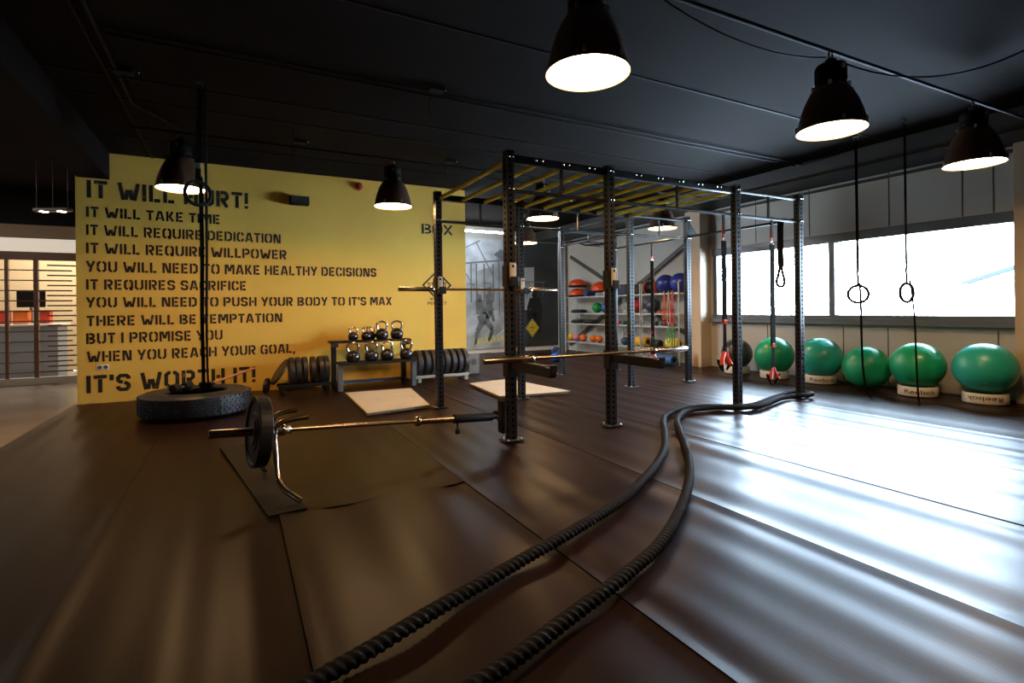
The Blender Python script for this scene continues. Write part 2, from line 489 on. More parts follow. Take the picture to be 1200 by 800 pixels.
# heavy top beams of the monkey-bar bay
for (xa, xb, y) in ((PX['A'], PX['B'], Y1), (PX['B'], PX['C'], Y1), (RX['A'], RX['B'], Y2), (RX['B'], RX['C'], Y2)):
    o = beam(MB().box(xa + HW, xb - HW, y - .025, y + .025, ZT - .035, ZT + .035, .004))
# thin tubes: top of the end bays, and the lower pull-up rails
def rail(p, q, r=.017, name='pull_up_bar'): return MB().tube([p, q], r, 12).build(name, M_black, rig)
rail((PX['C'] + HW, Y1, ZT), (PX['D'] - HW, Y1, ZT)); rail((RX['C'] + HW, Y2, ZT), (RX['D'] - HW, Y2, ZT))
ks = 'ABCD'
for row, X in ((Y1, PX), (Y2, RX)):
    for a, b in zip(ks, ks[1:]):
        rail((X[a] + HW, row, ZL), (X[b] - HW, row, ZL))
        xm = (X[a] + X[b]) / 2
        MB().box(xm - .011, xm + .011, row - .011, row + .011, ZL + .012, ZT - .02).build('strut', M_black, rig)
rail((4.925 + HW, Y3, ZT), (6.07 - HW, Y3, ZT)); rail((4.925 + HW, Y3, ZL + .12), (6.07 - HW, Y3, ZL + .12))
MB().box(5.49, 5.512, Y3 - .011, Y3 + .011, ZL + .13, ZT - .015).build('strut', M_black, rig)
rail((PX['D'], Y1 + HW, ZL + .035), (RX['D'], Y2 - HW, ZL + .035)); rail((RX['D'], Y2 + HW, ZL + .035), (6.07, Y3 - HW, ZL + .035))
rail((RX['C'], Y2 + HW, ZL + .035), (4.925, Y3 - HW, ZL + .035)); rail((RX['C'], Y2 + HW, ZT), (4.925, Y3 - HW, ZT))
# angled grips in the rear bay
mb = MB()
for s in (-1, 1):
    mb.tube([(5.5 + s * .1, Y3 - .62, ZL + .02), (5.5 + s * .28, Y3 - .30, ZL + .02), (5.5 + s * .28, Y3 - .012, ZL + .12)], .014, 10)
mb.tube([(5.2, Y3 - .31, ZL + .02), (5.8, Y3 - .31, ZL + .02)], .014, 10)
mb.build('angled_grip', M_black, rig)
# triangular gusset on the post beside the windows
gs = MB()
x0, y0 = RX['D'] + HW, Y2
tri = [(x0, 2.40), (x0 + .16, 2.24), (x0, 2.24)]
for ya, yb in ((y0 - .03, y0 - .024), (y0 + .024, y0 + .03)):
    gs.add([(x, y, z) for y in (ya, yb) for x, z in tri], [(0, 1, 2), (5, 4, 3), (0, 3, 4, 1), (1, 4, 5, 2), (2, 5, 3, 0)])
gs.box(x0, x0 + .17, y0 - .03, y0 + .03, 2.225, 2.24)
gs.build('gusset', M_black, rig)
# yellow rungs with a bolt pair at each end
NR = 11
x_a, x_c = PX['A'] + .005, PX['C'] - .02
for i in range(NR):
    x = x_a + (x_c - x_a) * i / (NR - 1)
    xr = RX['A'] + .03 + (RX['C'] - .05 - RX['A'] - .0) * i / (NR - 1)
    o = MB().tube([(x, Y1 + .026, ZT - .012), (xr, Y2 - .026, ZT - .012)], .022, 12).build('monkey_bar', M_ylw, rig)
    if 0 < i < NR - 1 and abs(x - PX['B']) > .06:
        for u in (-.03, .03):
            MB().lathe([(.018, 0), (.018, -.012), (.0001, -.016)], (x + u, Y1 - .025, ZT + .012), 10, axis='Y').build('rung_bolt', M_chrome, o)

# spotter arms with the near barbell lying on them
arm = thing('spotter_arm', 'flat black safety arm on the rig post nearest the landmine bar', 'spotter arm', group='spotter arms')
MB().box(-.03, .03, -.68, -HW - .002, .612, .69, .004).build('arm', M_black, arm)
MB().box(-.028, .028, -.695, -.665, .635, .71, .004).build('end_stop', M_black, arm)
sl = MB(); sl.box(-.05, .05, -.05, -HW - .001, .55, .73, .003); sl.box(-.05, -HW - .001, -.05, .05, .55, .73, .003); sl.box(HW + .001, .05, -.05, .05, .55, .73, .003)
sl.build('sleeve', M_black, arm)
MB().box(-.031, .031, -.6, -.08, .69, .697).build('liner', mat('liner', (60, 54, 50), .6), arm)
arm.location = (PX['A'], Y1, 0)
copy_tree(arm, (PX['B'], Y1, 0), 'flat black safety arm on the second rig post under the barbell')

def barbell(name, label, x0, x1, y, z, group, sl=.42, y1=None, z1=None):
    """shaft with collars and thick sleeves, along X"""
    t = thing(name, label, 'barbell', ((x0 + x1) / 2, y, z), group=group)
    L = (x1 - x0) / 2
    MB().tube([(-L + sl, 0, 0), (L - sl, 0, 0)], .0145, 14).build('shaft', M_bar, t)
    for s in (-1, 1):
        m2 = Matrix.Diagonal((s, 1, 1, 1))
        MB().lathe([(.0001, L), (.0225, L), (.025, L - .004), (.025, L - sl + .015)], (0, 0, 0), 18, axis='X', mtx=m2).build('sleeve', M_bar, t)
        MB().lathe([(.014, L - sl - .03), (.036, L - sl - .03), (.036, L - sl - .004), (.026, L - sl), (.026, L - sl + .02)], (0, 0, 0), 18, axis='X', mtx=m2).build('collar', M_chrome, t)
    return t
barbell('barbell', 'bare steel barbell lying across the two spotter arms of the front posts', 1.73, 3.94, 3.72, .723, 'barbells on the rig')
barbell('barbell', 'bare steel barbell racked on the rear posts in front of the yellow wall', 1.585, 3.64, 5.6, 1.365, 'barbells on the rig', sl=.375)
# hooks: dark steel with pale plastic face
def hook(label, loc, dep):
    t = thing('rack_hook', label, 'rack hook', loc, 0, 'rack hooks on the posts')
    h = MB(); h.box(-.0475, -HW - .001, -.05, .05, -.03, .15, .003); h.box(-.0475, .0475, -.05, -HW - .001, -.03, .15, .003); h.box(HW + .001, .0475, -.05, .03, -.03, .15, .003)
    h.box(-.04, .04, -dep, -.05, -.03, -.006, .003); h.box(-.04, .04, -dep - .012, -dep, -.03, .05, .003)
    h.build('bracket', M_black, t)
    f = MB(); f.box(-.03, .03, -.066, -.051, -.003, .17, .008)
    f.build('plastic_face', mat('pale_plastic', (226, 212, 176), .5), t)
    MB().lathe([(.012, 0), (.012, -.006), (.0001, -.008)], (0, -.066, .14), 12, axis='Y').build('bolt', M_black, t)
    return t
hk = hook('rack hook with a pale plastic face on the post nearest the landmine bar', (PX['A'], Y1, 1.36), .085)
copy_tree(hk, (PX['B'], Y1, 1.345), 'rack hook with a pale plastic face on the second front post')
hk = hook('rack hook on the rear post in front of the yellow wall holding the barbell', (RX['A'], Y2, 1.344), .14)
copy_tree(hk, (RX['B'], Y2, 1.344), 'rack hook on the rear post in front of the photo mural holding the barbell')

# ------------------------------------------------------------------ landmine corner
lm = thing('landmine_mount', 'black pivoting landmine mount clamped low on the front rig post', 'landmine mount', (PX['A'], Y1, 0))
k = MB(); k.box(-.11, -.07, -.05, .05, .07, .36, .012); k.box(-.07, -HW - .001, -.03, .03, .27, .31); k.box(-.07, -HW - .001, -.03, .03, .10, .14)
k.build('clamp', M_blackm, lm)
j = MB(); j.box(-.16, -.11, -.045, -.033, .19, .26, .004); j.box(-.16, -.11, .033, .045, .19, .26, .004); j.tube([(-.14, -.06, .225), (-.14, .06, .225)], .012, 10)
j.build('pivot', M_chrome, lm)
bar0, bar1 = Vector((-.145, 3.605, .405)), Vector((1.93, 3.955, .228))
d = (bar1 - bar0).normalized(); BL = (bar1 - bar0).length
xq = d; yq = Vector((0, 0, 1)).cross(d).normalized(); zq = xq.cross(yq)
MT = Matrix((xq, yq, zq)).transposed().to_4x4(); MT.translation = bar0
inv = Matrix.Translation((-PX['A'], -Y1, 0))
tubeM = inv @ MT
MB().lathe([(.036, BL - .40), (.036, BL - .03), (.02, BL)], (0, 0, 0), 18, axis='X', mtx=tubeM).build('tube', M_blackm, lm)
kn = MB(); kn.lathe([(.008, 0), (.008, -.05), (.02, -.055), (.02, -.085), (.0001, -.09)], tuple(tubeM @ Vector((BL - .36, 0, -.035))), 10)
kn.build('knob', M_blackm, lm)
lb = thing('landmine_barbell', 'steel barbell held off the floor with one black plate, its end in the landmine mount', 'barbell')
lb.matrix_world = MT
MB().tube([(.44, 0, 0), (BL - .70, 0, 0)], .0145, 14).build('shaft', M_bar, lb)
MB().lathe([(.0001, 0), (.023, 0), (.026, .004), (.026, .42)], (0, 0, 0), 18, axis='X').build('sleeve', M_bar, lb)
MB().lathe([(.026, BL - .70), (.026, BL - .405)], (0, 0, 0), 18, axis='X').build('sleeve', M_bar, lb)
MB().lathe([(.014, .40), (.037, .40), (.037, .43), (.026, .44), (.026, .47), (.014, .47)], (0, 0, 0), 18, axis='X').build('collar', M_chrome, lb)
MB().lathe([(.014, BL - .73), (.037, BL - .73), (.037, BL - .705), (.026, BL - .70)], (0, 0, 0), 18, axis='X').build('collar', M_chrome, lb)
def plate_prof(R, t):
    return [(.027, -t * .5), (R * .30, -t * .5), (R * .32, -t * .42), (R * .52, -t * .42), (R * .55, -t * .34), (R * .86, -t * .34), (R * .90, -t * .5), (R * .985, -t * .5), (R, -t * .42),
            (R, t * .42), (R * .985, t * .5), (R * .90, t * .5), (R * .86, t * .34), (R * .55, t * .34), (R * .52, t * .42), (R * .32, t * .42), (R * .30, t * .5), (.027, t * .5)]
def bumper(name, label, R, t, group, m=None):
    o = thing(name, label, 'weight plate', group=group)
    MB().lathe(plate_prof(R, t), (0, 0, 0), 40, axis='X', smooth=False, close=True).build('disc', m or M_rub, o)
    MB().lathe([(.027, -t * .53), (R * .36, -t * .53), (R * .36, t * .53), (.027, t * .53)], (0, 0, 0), 24, axis='X', smooth=False, close=True).build('hub', mat('plate_hub', (96, 94, 92), .4, metal=.5), o)
    return o
bp = bumper('bumper_plate', 'single black bumper plate loaded on the landmine barbell', .222, .075, None)
bp.matrix_world = MT @ Matrix.Translation((.278, 0, 0))
# bent double handle that props the bar up
hd = thing('landmine_stand', 'bent chrome double handle propping the landmine bar on its mat', 'handle')
MB().tube(smooth_path([(.41, 3.55, .462), (.30, 3.54, .455), (.235, 3.53, .435), (.212, 3.515, .37), (.214, 3.47, .26), (.218, 3.42, .15), (.25, 3.36, .085), (.335, 3.285, .022)], 6), .0165, 12).build('front_leg', M_bar, hd)
MB().tube(smooth_path([(.37, 3.83, .462), (.29, 3.83, .455), (.235, 3.83, .435), (.212, 3.845, .37), (.205, 3.88, .26), (.18, 3.92, .15), (.155, 3.965, .085), (.18, 4.045, .022)], 6), .0165, 12).build('rear_leg', M_bar, hd)
hp = MB(); hp.box(.197, .211, 3.50, 3.645, .35, .41, .003); hp.box(.197, .211, 3.70, 3.86, .35, .41, .003)
hp.build('yoke', M_chrome, hd)
mb = MB()
c4 = [(-.115, 4.985), (.157, 3.175), (.36, 3.20), (.115, 5.0)]
mb.add([(x, y, -.006) for x, y in c4] + [(x, y, .008) for x, y in c4], [(3, 2, 1, 0), (4, 5, 6, 7), (0, 1, 5, 4), (1, 2, 6, 5), (2, 3, 7, 6), (3, 0, 4, 7)])
tag(mb.build('rubber_pad', mat('pad_rubber', (26, 18, 15), .5, spec=.15, noise=(9, .2))), 'narrow dark rubber pad on the floor under the landmine handle', 'mat')

# ------------------------------------------------------------------ battle rope
s1 = [(.10, 1.61), (.216, 1.657), (.368, 1.713), (.603, 1.81), (.847, 1.902), (1.149, 2.015), (1.53, 2.158), (1.928, 2.325), (2.318, 2.556), (2.621, 2.758), (2.99, 3.059), (3.36, 3.44), (3.60, 3.70), (3.86, 3.92), (4.211, 4.07), (4.575, 4.03), (4.85, 3.862), (5.087, 3.835), (5.624, 4.0), (5.95, 4.08)]
lp = [(6.10, 4.10), (6.22, 4.08), (6.265, 3.98), (6.21, 3.875), (6.05, 3.87)]
s2 = [(.50, 1.37), (.654, 1.414), (.833, 1.468), (1.032, 1.54), (1.239, 1.611), (1.46, 1.694), (1.7, 1.796), (1.976, 1.962), (2.295, 2.19), (2.606, 2.447), (2.889, 2.72), (3.207, 3.06), (3.486, 3.38), (3.72, 3.64), (3.97, 3.84), (4.25, 3.985), (4.56, 3.945), (4.84, 3.785), (5.10, 3.762), (5.64, 3.925), (5.95, 3.96)]
pth = [(x, y, .034) for x, y in s1] + [(x, y, .05) for x, y in lp] + [(x, y, .036) for x, y in reversed(s2)]
P = smooth_path(pth, 10)
# even spacing along the rope
acc = [0]
for i in range(1, len(P)): acc.append(acc[-1] + (P[i] - P[i - 1]).length)
def along(sv):
    import bisect
    i = min(max(bisect.bisect(acc, sv), 1), len(acc) - 1)
    t = (sv - acc[i - 1]) / max(acc[i] - acc[i - 1], 1e-9)
    return P[i - 1].lerp(P[i], t)
step = .009; N = int(acc[-1] / step); K = 18
vs = []; fs = []
for i in range(N + 1):
    c = along(i * step); a = along(max(0, i * step - .004)); b2 = along(min(acc[-1], i * step + .004))
    t = (b2 - a).normalized(); u = Vector((0, 0, 1)); v = t.cross(u).normalized(); u = v.cross(t)
    tw = i * step / .10 * 2 * PI
    for k in range(K):
        an = 2 * PI * k / K
        R = .0265 * (1 + .34 * (abs(math.cos(1.5 * (an - tw))) - .66))
        vs.append(c + (u * math.cos(an) + v * math.sin(an)) * R)
for i in range(N):
    for k in range(K):
        a = i * K + k; b2 = i * K + (k + 1) % K
        fs.append((a, b2, b2 + K, a + K))
rp_ = MB().add(vs, fs, True).build('battle_rope', mat('rope_fibre', (22, 22, 24), .8, spec=.25, noise=(40, .2)))
tag(rp_, 'thick black twisted battle rope looped round a rig post, two strands across the floor', 'battle rope')

# ------------------------------------------------------------------ pendant lamps
M_shade = mat('lamp_shade', (86, 62, 46), .34, spec=.6)
M_inner = mat('lamp_inner', (225, 205, 180), .4)
M_glow = mat('lamp_glass', (255, 240, 220), .4, emit=(LAMP_COLOR, LAMP_STRENGTH))
lamp = thing('pendant_lamp', 'black bell pendant lamp nearest the top edge, largest of all', 'pendant lamp', group='bell pendant lamps')
MB().lathe([(.228, 0), (.2275, .012), (.219, .03), (.211, .075), (.196, .135), (.172, .205), (.142, .268), (.114, .31), (.102, .325)], (0, 0, 0), 48).build('shade', M_shade, lamp)
MB().lathe([(.226, 0), (.219, .004), (.215, .02), (.208, .06)], (0, 0, 0), 48).build('rim', M_inner, lamp)
MB().lathe([(.0001, .018), (.1, .017), (.216, .014)], (0, 0, 0), 40).build('lamp_glass', M_glow, lamp)
MB().lathe([(.103, .318), (.105, .335), (.096, .345), (.104, .36), (.104, .385), (.096, .392), (.104, .40), (.104, .452), (.095, .475), (.05, .49), (.0001, .492)], (0, 0, 0), 32).build('housing', M_blackm, lamp)
M_clip = mat('clip_zinc', (216, 216, 214), .35, metal=.6)
for a in (.5, 2.07, 3.64, 5.21):
    MB().bar((.108 * math.cos(a), .108 * math.sin(a), .306), (.112 * math.cos(a), .112 * math.sin(a), .338), .03, .014).build('clip', M_clip, lamp)
for a in (1.3, 4.44):
    MB().bar((.106 * math.cos(a), .106 * math.sin(a), .42), (.106 * math.cos(a), .106 * math.sin(a), .448), .024, .02).build('side_catch', M_clip, lamp)
for a in (.2, 2.3, 4.0, 4.9):
    MB().lathe([(.0001, .036), (.009, .032), (.010, 0)], (.224 * math.cos(a), .224 * math.sin(a), .016), 8).build('rim_screw', M_clip, lamp)
hh = MB(); hh.lathe([(.035, .49), (.035, .52), (.015, .53)], (0, 0, 0), 12); hh.torus(.022, .007, (0, 0, .55), 20, 8, Matrix.Rotation(PI / 2, 4, 'X'))
hh.build('hook', M_grey, lamp)
LZ = 2.40
LAMPS = [
 ((1.70, 2.279), 'large black bell pendant lamp over the open floor, closest to the camera'),
 ((3.845, 2.231), 'black bell pendant lamp hung from the ceiling rod between the closest lamp and the windows'),
 ((5.958, 2.183), 'black bell pendant lamp at the end of the rod beside the windows'),
 ((-.468, 6.307), 'black bell pendant lamp in front of the HURT heading on the yellow wall'),
 ((1.731, 6.294), 'black bell pendant lamp in front of the red alarm on the yellow wall'),
 ((3.872, 6.281), 'black bell pendant lamp seen under the yellow monkey bars'),
 ((6.133, 6.267), 'black bell pendant lamp beyond the rear corner of the rig near the shelf'),
 ((5.02, 8.80), 'black bell pendant lamp deepest in the room in front of the photo mural'),
]
for i, (xy, lab) in enumerate(LAMPS):
    if i == 0: lamp.location = (*xy, LZ); lamp['label'] = lab
    else: copy_tree(lamp, (*xy, LZ), lab)
# rod carrying the front lamps and the slack cables between them
def lamp_rod(label, pts_xy, xs):
    t = thing('lamp_rod', label, 'rod', (0, 0, 0), group='lamp rods')
    (xa, ya), (xb, yb) = pts_xy
    MB().tube([(xa, ya, 2.982), (xb, yb, 2.982)], .014, 10).build('rod', M_blackm, t)
    for x in xs:
        y = ya + (yb - ya) * (x - xa) / (xb - xa)
        MB().tube([(x, y, 2.99), (x, y, CEIL - .002)], .005, 6).build('dropper', M_blackm, t)
lamp_rod('long black rod under the ceiling carrying the three lamps closest to the camera', ((-1.0, 2.34), (7.2, 2.155)), (-.6, 2.4, 7.0))
lamp_rod('long black rod under the ceiling carrying the lamps before the yellow wall', ((-.9, 6.31), (7.2, 6.26)), (-.75, .6, 2.9, 5.1, 7.0))
tag(MB().tube([(5.02, 8.80, 2.97), (5.02, 8.80, CEIL)], .006, 8).build('lamp_wire', M_blackm), 'short black wire holding the lamp before the photo mural', 'wire')
def sag(p, q, dz, n=14):
    p, q = Vector(p), Vector(q)
    return [p.lerp(q, i / n) - Vector((0, 0, dz * 4 * (i / n) * (1 - i / n))) for i in range(n + 1)]
for p, q, dz, lab in (((1.74, 2.3, 3.14), (3.80, 2.24, 2.93), .17, 'thin black cable sagging between the two lamps closest to the camera'),
                      ((3.9, 2.22, 2.92), (5.25, 1.25, 3.19), .28, 'thin black cable sagging from the middle rod lamp to a ceiling anchor'),
                      ((1.68, 6.42, 2.93), (1.30, 8.2, 3.17), .06, 'thin black cable from a lamp to the top of the yellow wall')):
    o = MB().tube(sag(p, q, dz), .006, 6).build('lamp_cable', M_blackm); tag(o, lab, 'cable')
# double conduit and small junction boxes on the ceiling
for y, lab in ((4.62, 'thin black conduit on the ceiling, nearer of the parallel pair'), (4.72, 'thin black conduit on the ceiling, farther of the parallel pair')):
    tag(MB().tube([(-.8, y, 3.175), (7.25, y + .02, 3.175)], .011, 8).build('ceiling_conduit', M_blackm), lab, 'conduit', 'ceiling conduits')
tag(MB().tube([(-.85, 3.5, 3.175), (-.85, 6.2, 3.175), (-.5, 6.8, 3.175)], .014, 8).build('ceiling_conduit', M_blackm), 'thin black conduit on the ceiling running along the left beam', 'conduit', 'ceiling conduits')
jb = thing('junction_box', 'x', 'junction box', group='ceiling junction boxes')
MB().box(-.07, .07, -.045, .045, -.05, .0, .006).build('box', M_blackm, jb)
q = MB()
for sx in (-1, 1): q.lathe([(.008, 0), (.008, -.02), (.0001, -.026)], (sx * .1, .02, -.0), 8)
q.build('screw', M_chrome, jb)
MB().tube(smooth_path([(.02, 0, -.05), (-.06, 0, -.12), (-.08, 0, -.25), (-.06, 0, -.30)], 5), .004, 6).build('loose_wire', M_blackm, jb)
for i, (x, y, lab) in enumerate(((1.667, 4.55, 'black ceiling junction box on the double conduit'), (-.80, 5.38, 'black ceiling junction box beside the left beam'), (.715, 6.70, 'black ceiling junction box between the two lamps before the yellow wall'), (2.643, 6.70, 'black ceiling junction box above the near corner of the rig and the yellow wall end'))):
    if i == 0: jb.location = (x, y, 3.199); jb['label'] = lab
    else: copy_tree(jb, (x, y, 3.199), lab)

# ------------------------------------------------------------------ tyre corner
TC = (-.385, 6.88); TR, TH = .545, .265
ty = thing('truck_tyre', 'big black truck tyre lying flat before the yellow wall', 'tyre', (*TC, 0))
prof = [(.30, .03), (.315, .012), (.34, .006), (.42, .0), (.49, .008), (.53, .03), (TR, .05), (TR, TH - .05), (.53, TH - .03), (.49, TH - .008), (.42, TH), (.34, TH - .006), (.315, TH - .012), (.30, TH - .03), (.315, TH - .05), (.40, TH - .06), (.48, TH - .09), (.48, .09), (.40, .06), (.315, .05)]
MB().lathe(prof, n=72, close=True).build('carcass', M_rub, ty)
tr = MB()
for row in range(6):
    z0 = .038 + row * .033
    for k in range(54):
        a = 2 * PI * (k + (row % 2) * .5) / 54; da = 2 * PI / 54 * .36; sk = .012 if row % 2 else -.012
        pts = []
        for R in (TR - .004, TR + .009):
            for (aa, zz) in ((a - da, z0), (a + da, z0 + .004), (a + da + sk, z0 + .027), (a - da + sk, z0 + .025)):
                pts.append((R * math.cos(aa), R * math.sin(aa), zz))
        tr.add(pts, [(4, 5, 6, 7), (0, 4, 7, 3), (1, 2, 6, 5), (0, 1, 5, 4), (3, 7, 6, 2)])
tr.build('tread', M_rub, ty)
hm = thing('sledgehammer', 'sledgehammer with its head on the tyre and brown handle rising toward the wall', 'sledgehammer')
h0, h1 = Vector((-.27, 6.62, .34)), Vector((.215, 7.36, .42))
MB().tube([h0, h0.lerp(h1, .5) + Vector((0, 0, .0)), h1], .0145, 10).build('shaft', mat('hickory', (150, 92, 52), .5, noise=(12, .15)), hm)
dd = (h1 - h0).normalized(); sd = dd.cross(Vector((0, 0, 1))).normalized()
MB().bar(h0 - sd * .085, h0 + sd * .085, .062, .062, bev=.012).build('head', M_blackm, hm)
# second hammer head and coil
hm2 = thing('dumbbell', 'small black dumbbell lying on the tyre beside the hammer head', 'dumbbell', (-.52, 6.72, .318), .9)
def db_mb(r, L, hx):
    mb = MB()
    for s in (-1, 1):
        mb.lathe([(.0001, s * L), (r * .9, s * L), (r, s * (L - .008)), (r, s * (L - hx + .008)), (r * .9, s * (L - hx)), (.014, s * (L - hx))], n=8, axis='X', smooth=False)
    return mb
db_mb(.05, .12, .085).build('heads', M_blackm, hm2); MB().tube([(-.05, 0, 0), (.05, 0, 0)], .015, 10).build('grip', M_grey, hm2)

def ring_set(label, top, ring_c, rz, tail, width=.03):
    t = thing('gymnastic_ring', label, 'gymnastic ring', group='gymnastic rings')
    rm = Matrix.Rotation(rz, 4, 'Z') @ Matrix.Rotation(PI / 2, 4, 'X')
    MB().torus(.104, .0165, ring_c, 40, 12, rm).build('ring', M_blackm, t)
    rt = Vector(ring_c) + Vector((0, 0, .104))
    s = MB(); c, sn = math.cos(rz), math.sin(rz)
    def strap(pts, wd, th=.003):
        P = [Vector(p) for p in pts]; vs = []
        for p in P:
            for a, b in ((-wd / 2, -th), (wd / 2, -th), (wd / 2, th), (-wd / 2, th)):
                vs.append((p.x + c * a - sn * b, p.y + sn * a + c * b, p.z))
        fs = []
        for i in range(len(P) - 1):
            for k in range(4):
                a = i * 4 + k; b = i * 4 + (k + 1) % 4; fs.append((a, b, b + 4, a + 4))
        fs += [(3, 2, 1, 0), tuple(len(vs) - 4 + k for k in range(4))]
        s.add(vs, fs)
    strap([top, (rt.x, rt.y, rt.z - .02)], width)
    s.build('strap', mat('strap_black', (16, 15, 15), .9, spec=.05), t); s = MB()
    strap(smooth_path(tail, 5), width * .8); s.build('strap_tail', mat('strap_black', (16, 15, 15), .9, spec=.05), t)
    b = MB(); b.box(rt.x - .024, rt.x + .024, rt.y - .012, rt.y + .012, rt.z + .12, rt.z + .17, .004); b.build('buckle', M_grey, t)
    k = MB(); k.lathe([(.03, CEIL - .012), (.03, CEIL), ], (top[0], top[1], 0), 12); k.torus(.022, .005, (top[0], top[1], top[2] - .0), 16, 6, rm); k.build('ceiling_eye', M_grey, t)
    return t
# left: thick doubled strap over the tyre
ring_set('black gymnastic ring hanging over the tyre with straps down to it', (-.25, 5.42, 3.17), (-.275, 5.42, 2.20), .35,
         [(-.255, 5.425, 2.35), (-.25, 5.46, 1.7), (-.27, 5.75, 1.1), (-.29, 6.3, .6), (-.31, 6.72, .285)], .042)
rp2 = [(-.215, 5.43, 3.17), (-.212, 5.44, 2.3), (-.215, 5.5, 1.7), (-.235, 5.8, 1.05), (-.255, 6.34, .55), (-.27, 6.78, .30), (-.33, 6.86, .283), (-.41, 6.80, .283), (-.43, 6.71, .283)]
tag(MB().tube(smooth_path(rp2, 8), .011, 8).build('climbing_cord', M_blackm), 'thin black cord running from the ceiling to a coil on the tyre', 'cord')
ring_set('black gymnastic ring beside the rig, seen nearly face on before the windows', (6.76, 3.63, 3.17), (6.70, 3.59, 1.262), -1.05,
         [(6.70, 3.57, 1.40), (6.70, 3.56, 1.1), (6.705, 3.56, .75), (6.715, 3.555, .4), (6.73, 3.53, .12), (6.73, 3.48, .02), (6.66, 3.42, .006), (6.60, 3.44, .006)])
ring_set('black gymnastic ring turned edgewise, closer to the front pillar', (6.60, 3.03, 3.17), (6.64, 3.045, 1.262), -.18,
         [(6.66, 3.02, 1.40), (6.70, 3.00, 1.0), (6.73, 3.0, .5), (6.74, 2.99, .12), (6.73, 2.97, .015), (6.65, 2.95, .006)])

# ------------------------------------------------------------------ suspension straps on the rig
M_web = mat('strap_web', (20, 19, 19), .9, spec=.15); M_orange = mat('orange_web', (228, 74, 30), .6); M_red = mat('red_plastic', (196, 44, 40), .45)
def web(mb, pts, wd=.04, th=.003, dirv=(1, 0, 0)):
    D = Vector(dirv).normalized(); Nn = Vector((0, 0, 1)).cross(D)
    P = [Vector(p) for p in pts]; vs = []
    for p in P:
        for a, b in ((-wd / 2, -th), (wd / 2, -th), (wd / 2, th), (-wd / 2, th)): vs.append(p + D * a + Nn * b)
    fs = []
    for i in range(len(P) - 1):
        for k in range(4):
            a = i * 4 + k; b = i * 4 + (k + 1) % 4; fs.append((a, b, b + 4, a + 4))
    fs += [(3, 2, 1, 0), tuple(len(vs) - 4 + k for k in range(4))]
    return mb.add(vs, fs)
def trainer(label, x, y, ztop, zbot, accent, wd=.045, fork=.3, dirv=(1, 0, 0), acr=.014):
    t = thing('suspension_trainer', label, 'suspension trainer', (x, y, 0), group='suspension trainers')
    s = MB(); web(s, [(0, 0, ztop + .02), (0, 0, ztop - .22)], wd * .6, .008, dirv); s.build('anchor_strap', M_blackm, t)
    s = MB(); web(s, [(0, .006, ztop - .10), (0, .006, ztop - .26)], wd * .7, .006, dirv); s.build('anchor_tab', accent, t)
    s = MB(); s.torus(.022, .005, (0, 0, ztop - .29), 16, 6, Matrix.Rotation(PI / 2, 4, 'X')); s.build('carabiner', M_chrome, t)
    s = MB(); zf = zbot + fork
    web(s, [(0, 0, ztop - .30), (0, 0, zf)], wd * 1.35, .007, dirv); s.build('main_strap', M_web, t)
    s = MB(); s.box(-.03, .03, -.018, .018, zf - .02, zf + .03, .005); s.build('buckle', accent, t)
    D = Vector(dirv).normalized()
    for sgn in (-1, 1):
        o = D * .05 * sgn
        s = MB(); web(s, [D * .012 * sgn + Vector((0, .004 * sgn, zf)), o * .5 + Vector((0, .01 * sgn, zbot + .16))], wd * .55, .004, dirv); s.build('leg_strap', M_web, t)
        hdl = MB(); a = o * .5 + Vector((0, .01 * sgn, zbot + .16)); g0 = o * 1.7 + Vector((-.05, -.06 + .01 * sgn, zbot + .03)); g1 = o * 1.7 + Vector((.05, .06 + .01 * sgn, zbot + .03))
        hdl.tube([a, (a + g0) / 2 - Vector((.012, 0, 0)), g0], acr, 8); hdl.tube([a, (a + g1) / 2 + Vector((.012, 0, 0)), g1], acr, 8)
        hs = hdl.build('handle_strap', accent, t)
        MB().tube([g0, g1], .017, 10).build('grip', M_blackm, hs)
        ft = MB(); ft.torus(.062, .012, tuple((g0 + g1) / 2 + Vector((0, 0, -.005))), 18, 8, Matrix.Rotation(PI / 2 + .5 * sgn, 4, 'X') @ Matrix.Rotation(.5, 4, 'Y')); ft.build('foot_loop', M_web, t)
    return t
trainer('suspension strap with orange tabs and orange handles hanging beside the third front post', 4.80, Y1, ZL + .0, .46, M_orange, .05, .5, acr=.024)
trainer('suspension strap with red tab between the two front posts nearest the windows', 5.63, Y1, ZL + .0, .24, M_red, .055, .42)
trainer('suspension strap on the rear rail in front of the shelf of balls', 6.08, 6.46, ZL + .03, .21, M_red, .05, .5, (0, 1, 0))
# black loop band on the side rail by the far post
bd = MB(); W = (.62, -.78, 0)
web(bd, [(6.075, 4.16, 2.215), (6.065, 4.165, 2.12), (6.06, 4.165, 1.85), (6.065, 4.16, 1.62)], .07, .004, W)
web(bd, [(6.085, 4.175, 2.215), (6.08, 4.18, 2.12), (6.075, 4.18, 1.85), (6.078, 4.172, 1.62)], .055, .004, W)
web(bd, [(6.07, 4.165, 2.222), (6.15, 4.13, 2.222)], .06, .004, (.3, 1, 0))
bd.tube(smooth_path([(6.06, 4.165, 1.66), (6.045, 4.185, 1.52), (6.03, 4.20, 1.44), (6.045, 4.19, 1.385), (6.08, 4.15, 1.38), (6.09, 4.135, 1.44), (6.082, 4.155, 1.56), (6.078, 4.17, 1.66)], 6), .016, 8)
tag(bd.build('resistance_band', M_blackm), 'black loop band hanging from the side rail at the rig post nearest the windows', 'resistance band')

